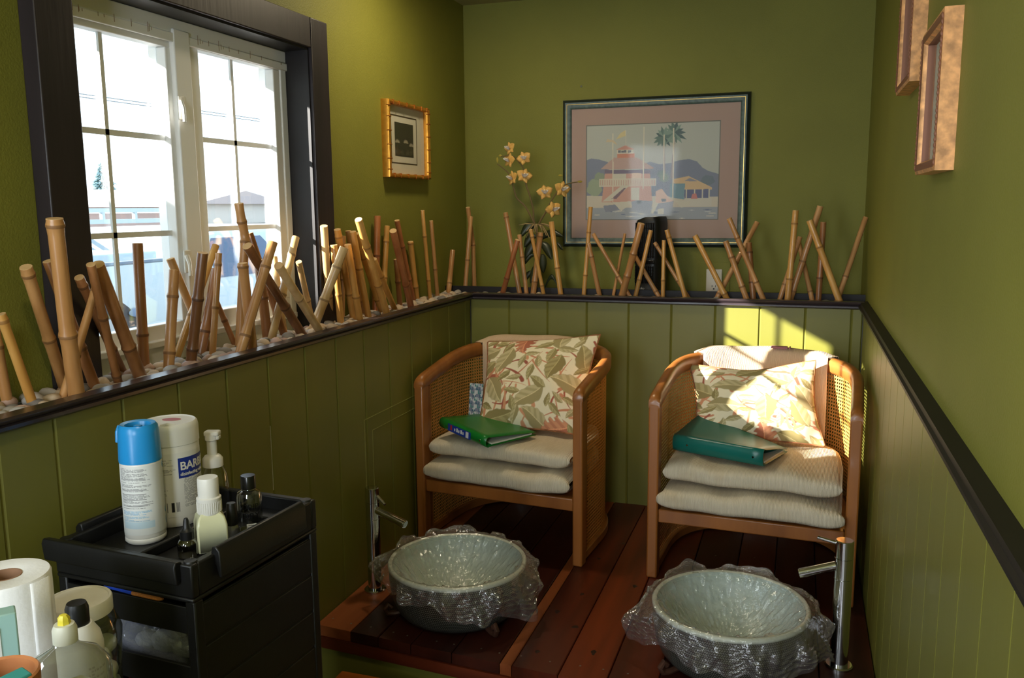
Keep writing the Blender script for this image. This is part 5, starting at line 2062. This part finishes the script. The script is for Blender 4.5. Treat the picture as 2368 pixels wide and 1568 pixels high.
for j in range(2):
    for i in range(24):
        aa = a1_ - .06 + 1.55 * i / 23
        vs.append((c[0] + (R_ + .0007) * math.cos(aa), c[1] + (R_ + .0007) * math.sin(aa), c[2] + (.092 if j == 0 else .130)))
pn.add(vs, [(i, i + 1, 24 + i + 1, 24 + i) for i in range(23)])
npn = pn.build('name_panel', mat('deep_blue_ink', (28, 52, 140), .4), can)
tv, tf, _ = bend_text('BARBICIDE', .0215, c, R_ + .0010, .1075, a1_)
m = MB().add(tv, tf, 0, False)
tv, tf, _ = bend_text('disinfecting wipes', .0085, c, R_ + .0010, .0965, a1_)
m.add(tv, tf, 0, False)
m.build('lettering', M_white, npn)

# foam pump bottle behind
M_clearpl = mat_clear('clear_plastic', (.90, .92, .90), .08, .05, .75)
c = np.array([.156, -1.806, TRZ])
fp = thing('foam_pump_bottle', 'clear foam pump bottle with white pump behind the canister', 'bottle', c)
MB().lathe([(0, 0), (.026, 0), (.028, .004), (.028, .042), (.026, .062), (.020, .078), (.0165, .084)], c, 36).build('bottle', M_clearpl, fp)
MB().lathe([(.017, .080), (.0195, .081), (.0195, .096), (.015, .102), (.0095, .104), (.0095, .132), (.012, .134), (.012, .144), (0, .145)], c, 32).build('collar', M_white, fp)
d = np.array([math.cos(toward(c) + 1.3), math.sin(toward(c) + 1.3), 0])
h = MB()
h.box((-.012, -.010, .142), (.017, .010, .152)).box((.011, -.008, .134), (.017, .008, .144))
h.build('pump_head', M_white, fp, local=True, bevel=.003).rotation_euler = (0, 0, toward(c) + 1.2)

# frosted dispenser with white push top
c = np.array([.289, -1.990, TRZ])
dp = thing('pump_dispenser', 'pale frosted dispenser bottle with a tall white push top', 'bottle', c)
MB().lathe([(0, 0), (.034, 0), (.0355, .003), (.0355, .046), (.031, .060), (.020, .068), (0, .068)], c, 4, sx=1.0, sy=1.0, rot=toward(c) + .9).build('bottle', mat('frosted_pale_plastic', (214, 214, 178), .3, coat=.3), dp, bevel=.006, bseg=3)
MB().lathe([(.019, .064), (.020, .066), (.020, .086), (.0205, .088), (.0205, .092), (.0175, .094), (.0175, .124), (.0165, .127), (0, .1275)], c, 36).build('push_top', M_white, dp)
q = MB()
for k in range(36):
    aa = 2 * PI * k / 36
    q.tube([c + np.array([.0202 * math.cos(aa), .0202 * math.sin(aa), .067]), c + np.array([.0202 * math.cos(aa), .0202 * math.sin(aa), .086])], .0006, 5)
q.build('grip_ribs', M_white, dp)

# polish bottle with long black cap
M_glassy = mat_clear('bottle_glass', (.80, .80, .76), .10, .03, .8)
c = np.array([.303, -1.950, TRZ])
pb_ = thing('nail_polish_bottle', 'small nail polish bottle with long black cap', 'bottle', c)
MB().lathe([(0, 0), (.012, 0), (.0135, .004), (.0135, .022), (.008, .030), (.006, .033)], c, 28).build('bottle', M_glassy, pb_)
MB().lathe([(0, .030), (.0105, .030), (.0105, .036), (.0082, .066), (.0075, .069), (0, .070)], c, 24).build('cap', M_black, pb_)
# clear bottle, black cap, black lettering
c = np.array([.300, -1.894, TRZ])
cb = thing('clear_bottle', 'clear round bottle with black cap and black lettering', 'bottle', c)
MB().lathe([(0, 0), (.021, 0), (.0225, .003), (.0225, .064), (.020, .071), (.011, .076), (.010, .080)], c, 36).build('bottle', M_glassy, cb)
MB().lathe([(0, .078), (.0135, .078), (.0135, .100), (.0125, .102), (0, .102)], c, 30).build('cap', M_blackg, cb)
a = toward(c)
m = MB()
tv, tf, w_ = bend_text('DRIP', .0145, c, .0228, .044, a - .62, False)
m.add(tv, tf, 0, False)
tv, tf, w_ = bend_text('DRY', .0165, c, .0228, .026, a - .60, False)
m.add(tv, tf, 0, False)
m.build('lettering', M_blackg, cb)
q = MB()
for k in range(3):
    for i in range(10):
        aa = a - .25 + .75 * i / 10
        p = c + np.array([.0228 * math.cos(aa), .0228 * math.sin(aa), .016 - .0035 * k])
        q.box((p[0] - .0008, p[1] - .0008, p[2] - .0009), (p[0] + .0008, p[1] + .0008, p[2] + .0009))
q.build('fine_print', M_white, cb)
# dropper bottle
c = np.array([.272, -2.030, TRZ])
db = thing('dropper_bottle', 'small dropper bottle with black rubber top at the tray corner', 'bottle', c)
MB().lathe([(0, 0), (.0155, 0), (.0165, .003), (.0165, .022), (.013, .029), (.009, .031)], c, 30).build('bottle', mat_clear('dark_bottle_glass', (.35, .33, .28), .12, .03, .8), db)
MB().lathe([(0, .029), (.0115, .029), (.0115, .044), (.009, .046), (.006, .050), (.0045, .062), (.003, .066), (0, .067)], c, 24).build('dropper_top', M_black, db)

# ------------------------------------------------------------------ table with supplies, lower left
TZ = .68
tb = thing('side_table', 'small dark table under the paper towels at the near corner', 'table', (.30, -2.40, 0))
MB().box((.10, -2.62, TZ - .025), (.50, -2.195, TZ)).build('tabletop', M_black, tb, bevel=.003)
for x in (.125, .475):
    for y in (-2.595, -2.22):
        MB().box((x - .015, y - .015, 0), (x + .015, y + .015, TZ - .025)).build('leg', M_black, tb)

c = dep((10, 1328), 1.15)
zt_ = c[2]
c = np.array([c[0], c[1], TZ])
h = zt_ - TZ
pt = thing('paper_towel_roll', 'white paper towel roll standing on the small table', 'paper towel', c)
ru = mat('paper_towel', (238, 238, 238), .95, bump=.12, bs=140)


def rollp(a): return .056 + .002 * math.sin(2 * a + 1) + (.002 if abs(a - 5.9) < .2 else 0)


MB().lathe([(.021, 0), (.054, 0), (.056, .004), (.0565, h * .5), (.056, h - .004), (.054, h), (.024, h), (.021, h - .002)], c, 48).build('sheets', ru, pt)
MB().lathe([(.021, 0), (.021, h - .0005), (.0195, h - .0005), (.0195, .001)], c, 32).build('core', mat('brown_card_tube', (150, 112, 84), .9), pt)
al = toward(c) + .5
q = MB()
q.grid(lambda u, v: (c[0] + (.0568 + .004 * u) * math.cos(al + .5 * u), c[1] + (.0568 + .004 * u) * math.sin(al + .5 * u), TZ + .002 + (h - .004) * v), 8, 6)
q.build('loose_sheet', ru, pt, solid=.0008)

c = dep((180, 1384), 1.27)
zt_ = c[2]
c = np.array([c[0], c[1], TZ])
h = zt_ - TZ
R_ = .0465
jr = thing('cotton_jar', 'clear jar of cotton balls with a wide white lid', 'jar', c)
MB().lathe([(0, 0), (R_ * 1.0, 0), (R_ * 1.15, .006), (R_ * 1.10, h * .35), (R_ * 1.22, h * .72), (R_ * .98, h - .024), (R_ * .9, h - .018)], c, 40).build('jar', M_clearpl, jr)
MB().lathe([(R_ * .98, h - .022), (R_ * 1.0, h - .022), (R_ * 1.0, h - .003), (R_ * .97, h), (R_ * .9, h), (R_ * .88, h - .0015), (0, h - .0015)], c, 44).build('lid', mat('worn_white_lid', (226, 222, 212), .45, var=.06, vs=30), jr)
M_cot = mat('cotton', (224, 224, 222), .95, bump=.5, bs=120)
k = 0
for lay, (zz, nb, rr_) in enumerate(((.018, 5, .033), (.048, 5, .033), (.078, 5, .034), (.107, 5, .034))):
    if zz > h - .04:
        break
    for i in range(nb):
        aa = 2 * PI * i / nb + lay * .8
        p = np.array([c[0] + rr_ * math.cos(aa), c[1] + rr_ * math.sin(aa), TZ + zz])
        o = MB().ball((0, 0, 0), .0165, 12, 0, (1, 1, .9)).build('cotton_ball', M_cot, local=True, sharp=0)
        o.location = tuple(p)
        tag(o, 'white cotton ball inside the clear jar with the wide white lid', 'cotton ball', 'cotton balls in the jar')

c = dep((176, 1392), 1.13)
zt_ = c[2]
c = np.array([c[0], c[1], TZ])
h = zt_ - TZ
wb = thing('lotion_bottle', 'white lotion bottle with rounded black cap beside the cotton jar', 'bottle', c)
MB().lathe([(0, 0), (.026, 0), (.029, .004), (.029, h - .060), (.026, h - .045), (.017, h - .030), (0, h - .030)], c, 36).build('bottle', M_white, wb)
MB().lathe([(0, h - .034), (.0145, h - .032), (.0145, h - .008), (.012, h - .001), (0, h)], c, 28).build('cap', M_black, wb)
a = toward(c)
img = raster(60, 70, (226, 225, 220))
small_print(img, 8, 60, 26, 56, 2, (150, 150, 150), 12, .75)
wrap_label(wb, 'label', c, .0293, .02, h - .065, a - .6, a + 1.4, img, M_lab)

c = dep((146, 1420), 1.0)
zt_ = c[2]
c = np.array([c[0], c[1], TZ])
h = zt_ - TZ
sp_ = thing('dish_soap_bottle', 'clear squeeze soap bottle with yellow-tipped cap in front', 'bottle', c)
ax_ = toward(c) + PI / 2
M_soap = mat_clear('cloudy_clear_plastic', (.80, .80, .74), .08, .05, .7, .20, (158, 156, 138))
MB().lathe([(0, 0), (.040, 0), (.046, .006), (.047, h - .078), (.0455, h - .064), (.033, h - .047), (.015, h - .038), (.0125, h - .034), (.0125, h - .026)], c, 44, sx=1.0, sy=.56, rot=ax_).build('bottle', M_soap, sp_)
cpo = MB().lathe([(.0, h - .034), (.0135, h - .034), (.0135, h - .018), (.011, h - .012), (0, h - .011)], c, 32).build('cap', mat('cloudy_white_plastic', (206, 206, 190), .4), sp_)
MB().lathe([(.0, h - .013), (.0078, h - .013), (.0068, h - .008), (.0070, h - .005), (.004, h - .001), (0, h)], c, 7).build('tip', mat('yellow_plastic', (220, 205, 60), .45), cpo)
a = toward(c)
lb_ = MB()
vs = []
nu = 16
for j in range(8):
    for i in range(nu):
        t = -1 + 2 * i / (nu - 1)
        yy_ = (h - .150) + .083 * j / 7
        half = .030 * (1 if j < 5 else math.sqrt(max(0, 1 - ((j - 5) / 2.2) ** 2)))
        xx_ = t * half
        dd = .0265 * math.sqrt(max(0, 1 - (xx_ / .043) ** 2)) + .0006
        vs.append((c[0] + math.cos(ax_) * xx_ + math.cos(a) * dd, c[1] + math.sin(ax_) * xx_ + math.sin(a) * dd, TZ + yy_))
lb_.add(vs, [(j * nu + i, j * nu + i + 1, (j + 1) * nu + i + 1, (j + 1) * nu + i) for j in range(7) for i in range(nu - 1)])
lo_ = lb_.build('label', mat('pale_label', (196, 200, 196), .5), sp_)
tv, tf, tw = text_mesh('AJAX', .018, True)
MB().add([(c[0] + math.cos(ax_) * (x - tw / 2) + math.cos(a) * (.0280 + z), c[1] + math.sin(ax_) * (x - tw / 2) + math.sin(a) * (.0280 + z), TZ + h - .088 + y) for x, y, z in tv], tf, 0, False).build('lettering', mat('slate_ink', (70, 76, 84), .5), lo_)

# wooden bowl with teal packets at the very edge
c = dep((2, 1612), .90)
c = np.array([c[0], c[1], TZ])
hb = float(dep((50, 1556), .90)[2]) - TZ
bw = thing('wooden_bowl', 'orange-brown wooden bowl holding teal packets at the left edge', 'bowl', c)
MB().lathe([(0, 0), (.022, 0), (.034, hb * .5), (.039, hb), (.037, hb + .002), (.034, hb), (.027, hb * .4), (0, .012)], c, 40).build('bowl', mat_wood('bowl_wood', (206, 140, 92), (172, 104, 60), .4, 'X'), bw)
p = dep((-8, 1478), 1.0)
tq = thing('teal_packet', 'pale teal packet standing behind the wooden bowl', 'packet', (p[0], p[1], TZ))
hh = float(dep((0, 1413), 1.0)[2]) - TZ
Mteal_p = mat('pale_teal_card', (150, 188, 182), .45)
MB().box((-.024, -.012, 0), (.022, .012, hh)).build('box', Mteal_p, tq, local=True, bevel=.002)
MB().box((-.012, -.0128, hh - .055), (.004, -.0122, hh - .015)).build('white_panel', mat('packet_white', (210, 215, 210), .5), tq, local=True)
tq.rotation_euler = (0, 0, toward(p) + PI / 2)
tq2 = thing('teal_packet', 'darker teal packet lying inside the wooden bowl', 'packet', (c[0], c[1], TZ + hb * .55))
MB().box((-.015, -.009, .003), (.015, .009, hb * .48)).build('box', mat('teal_card', (60, 150, 146), .45), tq2, local=True, bevel=.002)
tq2.rotation_euler = (.2, 0, toward(p) + PI / 2 + .5)

# ------------------------------------------------------------------ outside the window
GZ = .30
struct(MB().box((-90, -60, GZ - .2), (LX - .131, 90, GZ)).build('ground', mat('pale_gravel', (128, 124, 116), .9, var=.1, vs=2)))
struct(MB().box((-.66, -4.0, 2.005), (LX - .131, 1.2, 2.09)).build('roof_eave', mat('eave_white', (200, 200, 196), .7)))
struct(MB().box((-6.0, -9.0, GZ), (-3.0, -3.68, 2.93)).build('sun_blocker', mat('blocker_pale', (190, 186, 176), .8)))  # unseen box added to keep low sun off the chair cushions
tk = thing('pickup_truck', 'white pickup truck with ladder rack parked outside the window', 'truck', (-4.0, 2.4, GZ))
M_car = mat('white_car_paint', (168, 182, 192), .3, coat=.3)
M_dk = mat('dark_car_glass', (52, 78, 110), .2)
M_tyre = mat('tyre_rubber', (54, 56, 60), .8)
XT = -3.2
q = MB()
q.box((XT - .06, .3, .55), (XT, 2.52, 1.075)).box((XT - 1.7, .3, .55), (XT - 1.64, 2.52, 1.075)).box((XT - 1.7, .3, .55), (XT, .36, 1.075)).box((XT - 1.7, .3, .50), (XT, 2.52, .58))
q.build('bed', M_car, tk, bevel=.015)
MB().box((XT - .065, .3, 1.070), (XT + .004, 2.52, 1.092)).build('bed_rail', mat('grey_bed_rail', (92, 110, 130), .5), tk, bevel=.004)
q = MB()
q.extrude([(XT, .5), (XT, .90), (XT - .10, 1.26), (XT - .2, 1.30), (XT - 1.5, 1.30), (XT - 1.6, 1.26), (XT - 1.7, .90), (XT - 1.7, .5)], 1, 2.54, 4.3, 0, False)
q.build('cab', M_car, tk, bevel=.02)
pw_ = []
for (y, z) in ((2.62, .90), (2.60, 1.12), (2.68, 1.215), (3.35, 1.215), (3.42, 1.15), (3.42, .90)):
    xx_ = XT - .10 * (z - .90) / .36
    pw_.append((xx_ + .004, y, z))
MB().add(pw_, [tuple(range(6))], 0, False).build('side_window', M_dk, tk)
pw_ = [(XT - .10 * (z - .90) / .36 + .004, y, z) for (y, z) in ((3.50, .90), (3.50, 1.215), (3.85, 1.215), (4.20, .90))]
MB().add(pw_, [(0, 1, 2, 3)], 0, False).build('side_window', M_dk, tk)
MB().box((XT - 1.68, 4.3, .5), (XT - .02, 5.5, .93)).build('hood', M_car, tk, bevel=.05)
for y in (1.45, 4.75):
    for x in (XT - .10, XT - 1.6):
        w_ = MB().tube([(x - .1, y, .57), (x + .11, y, .57)], [.27, .27], 30).build('wheel', M_tyre, tk)
        MB().tube([(x + .10, y, .57), (x + .118, y, .57)], [.15, .14], 20).build('hub', mat('hub_grey', (160, 164, 168), .4, .6), w_)
pm_ = onx((361, 711), XT + .003)
MB().ball((0, 0, 0), 1, 16).build('dark_oval', mat('grey_oval', (90, 114, 144), .5), tk).matrix_local = Matrix.Translation((XT + .002 + 4.0, float(pm_[1]) - 2.4, float(pm_[2]) - GZ)) @ Matrix.Diagonal((.004, .085, .032, 1))  # flattened dark oval set on the truck's side
q = MB()
for z in (1.44, 1.365):
    q.box((XT - .05, .35, z - .012), (XT - .02, 2.5, z + .018)).box((XT - 1.65, .35, z - .012), (XT - 1.62, 2.5, z + .018))
for y in (.4, .95, 1.2, 1.5, 1.8, 2.1, 2.45):
    q.box((XT - .048, y - .012, 1.36), (XT - .022, y + .012, 1.44))
for y in (.4, 2.45):
    q.box((XT - .048, y - .02, 1.08), (XT - .022, y + .02, 1.44)).box((XT - 1.648, y - .02, 1.08), (XT - 1.622, y + .02, 1.44)).box((XT - 1.65, y - .015, 1.42), (XT - .02, y + .015, 1.45))
q.build('ladder_rack', M_car, tk)
MB().box((XT - 1.2, 1.25, 1.0), (XT - .3, 2.3, 1.13)).build('tool_box', mat('tool_box_grey', (150, 164, 176), .4, .4), tk, bevel=.01)

q = MB()
for k in range(120):
    y = -2 + .13 * k
    q.box((-7.02, y, GZ), (-7.0, y + .125, 1.20 + .012 * math.sin(k * 2.3)))
tag(q.build('board_fence', mat_wood('weathered_fence', (158, 126, 106), (134, 102, 84), .8, 'Z', 3), origin=(-7, 6, GZ)), 'brown board fence beyond the white pickup truck', 'fence')


def house(label, x, ya, yb, ze, zr, depth_):
    t = thing('house', label, 'house', (x, (ya + yb) / 2, GZ))
    MB().box((x - depth_, ya, GZ), (x, yb, ze)).build('walls', mat('cream_stucco', (206, 198, 190), .8), t)
    ym = (ya + yb) / 2
    MB().extrude([(ya - .5, ze - .05), (yb + .5, ze - .05), (ym, zr)], 0, x - depth_ - .4, x + .5, 0, False).build('roof', mat('pinkish_shingles', (176, 164, 164), .9), t)
    return t


h1 = onx((545, 441), -45)
h1a, h1b = onx((450, 470), -45), onx((652, 470), -45)
house('far house with a low gable seen through the right sash', -45, float(h1a[1]), float(h1b[1]), float(h1a[2]), float(h1[2]), 9)
h2a, h2b = onx((150, 452), -44.5), onx((392, 452), -44.5)
t = thing('house', 'far long low roof seen through the left sash', 'house', (-44.5, float((h2a[1] + h2b[1]) / 2), GZ))
MB().box((-52, float(h2a[1]), GZ), (-44.5, float(h2b[1]), 1.75)).build('walls', mat('pink_brick', (186, 158, 150), .8), t)
MB().extrude([(-53, 1.7), (-44, 1.7), (-48.5, float(h2a[2]) + .55)], 1, float(h2a[1]) - .5, float(h2b[1]) + .3, 0, False).build('roof', mat('pinkish_shingles', (176, 164, 164), .9), t)
# conifer
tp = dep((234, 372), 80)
tr_ = thing('conifer_tree', 'conifer in haze-paled blue-green beyond the far roof at the left sash', 'tree', (tp[0], tp[1], GZ))
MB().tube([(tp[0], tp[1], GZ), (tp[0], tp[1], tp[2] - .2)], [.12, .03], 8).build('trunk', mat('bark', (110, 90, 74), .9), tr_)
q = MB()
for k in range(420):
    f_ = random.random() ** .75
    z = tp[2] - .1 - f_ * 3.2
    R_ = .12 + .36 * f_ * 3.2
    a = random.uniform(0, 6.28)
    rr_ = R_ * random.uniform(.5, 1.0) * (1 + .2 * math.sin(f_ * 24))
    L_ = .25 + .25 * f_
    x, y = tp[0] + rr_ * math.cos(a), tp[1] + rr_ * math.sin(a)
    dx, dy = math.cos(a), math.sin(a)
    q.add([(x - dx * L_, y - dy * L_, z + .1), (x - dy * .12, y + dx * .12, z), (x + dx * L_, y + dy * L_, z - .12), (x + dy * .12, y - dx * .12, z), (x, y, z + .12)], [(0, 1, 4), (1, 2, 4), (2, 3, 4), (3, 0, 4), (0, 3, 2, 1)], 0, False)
q.build('needles', mat('hazed_needles', (120, 146, 150), .9), tr_, sharp=0)  # needle colour paled and blued to imitate distance haze
for i, zz in enumerate((onx((230, 213), -30)[2], onx((230, 220), -30)[2])):
    q = MB().tube([(-30, -40, zz), (-30, 20, zz - .3), (-30, 70, zz + .2)], .022, 6)
    tag(q.build('power_line', mat('cable_grey', (110, 116, 124), .7), origin=(-30, 20, zz)), ['upper power line crossing the sky outside', 'lower power line crossing the sky outside'][i], 'cable')

# ------------------------------------------------------------------ light
w = bpy.data.worlds.new('world')
sc.world = w
w.use_nodes = True
bg = w.node_tree.nodes['Background']
bg.inputs[0].default_value = (.72, .88, 1.0, 1)
bg.inputs[1].default_value = 3.6
sd = bpy.data.lights.new('sun', 'SUN')
sd.energy = 38
sd.angle = .0093
sd.color = (1.0, .93, .83)
so = bpy.data.objects.new('sun', sd)
COL.objects.link(so)
so.location = (-6, -4, 5)
so.rotation_euler = Vector((1, .822, -.526)).to_track_quat('-Z', 'Y').to_euler()


def area(name, loc, tgt, size, e, col, shape='DISK', sy=None):
    d = bpy.data.lights.new(name, 'AREA')
    d.shape = shape
    d.size = size
    if sy:
        d.size_y = sy
    d.energy = e
    d.color = col
    o = bpy.data.objects.new(name, d)
    COL.objects.link(o)
    o.location = loc
    o.rotation_euler = (Vector(tgt) - Vector(loc)).to_track_quat('-Z', 'Y').to_euler()
    return o


for i, (x, y, e) in enumerate(((.22, -.55, 6.5), (.75, -2.7, 5))):
    t = thing('ceiling_light', ['round recessed ceiling light near the window corner', 'round recessed ceiling light over the doorway end of the room'][i], 'light', (x, y, CZ))
    MB().lathe([(.075, 0), (.095, 0), (.095, -.006), (.078, -.012), (.075, 0)], (x, y, CZ)).build('trim_ring', M_white, t)
    MB().lathe([(0, -.003), (.075, -.003)], (x, y, CZ)).build('diffuser', mat_emit('lamp_glow', (255, 226, 170), 3.0), t)
    area('ceiling_lamp', (x, y, CZ - .016), (x, y, 0), .14, e, (1.0, .84, .58))
for x_, z_, h_, e_ in ((.05, .52, .85, 26), (1.06, 1.55, 1.1, 34)):
    area('shop_daylight', (x_, RY + .06, z_), (x_ * .5 + .3, 0, .9), .5, e_, (.84, .92, 1.0), 'RECTANGLE', h_)
area('right_wall_fill', (LX + .03, -3.55, 1.5), (1.4, -2.6, 1.3), 1.0, 42, (.84, .93, 1.0), 'RECTANGLE', .9)  # added unseen fill lamp that brightens the right wall
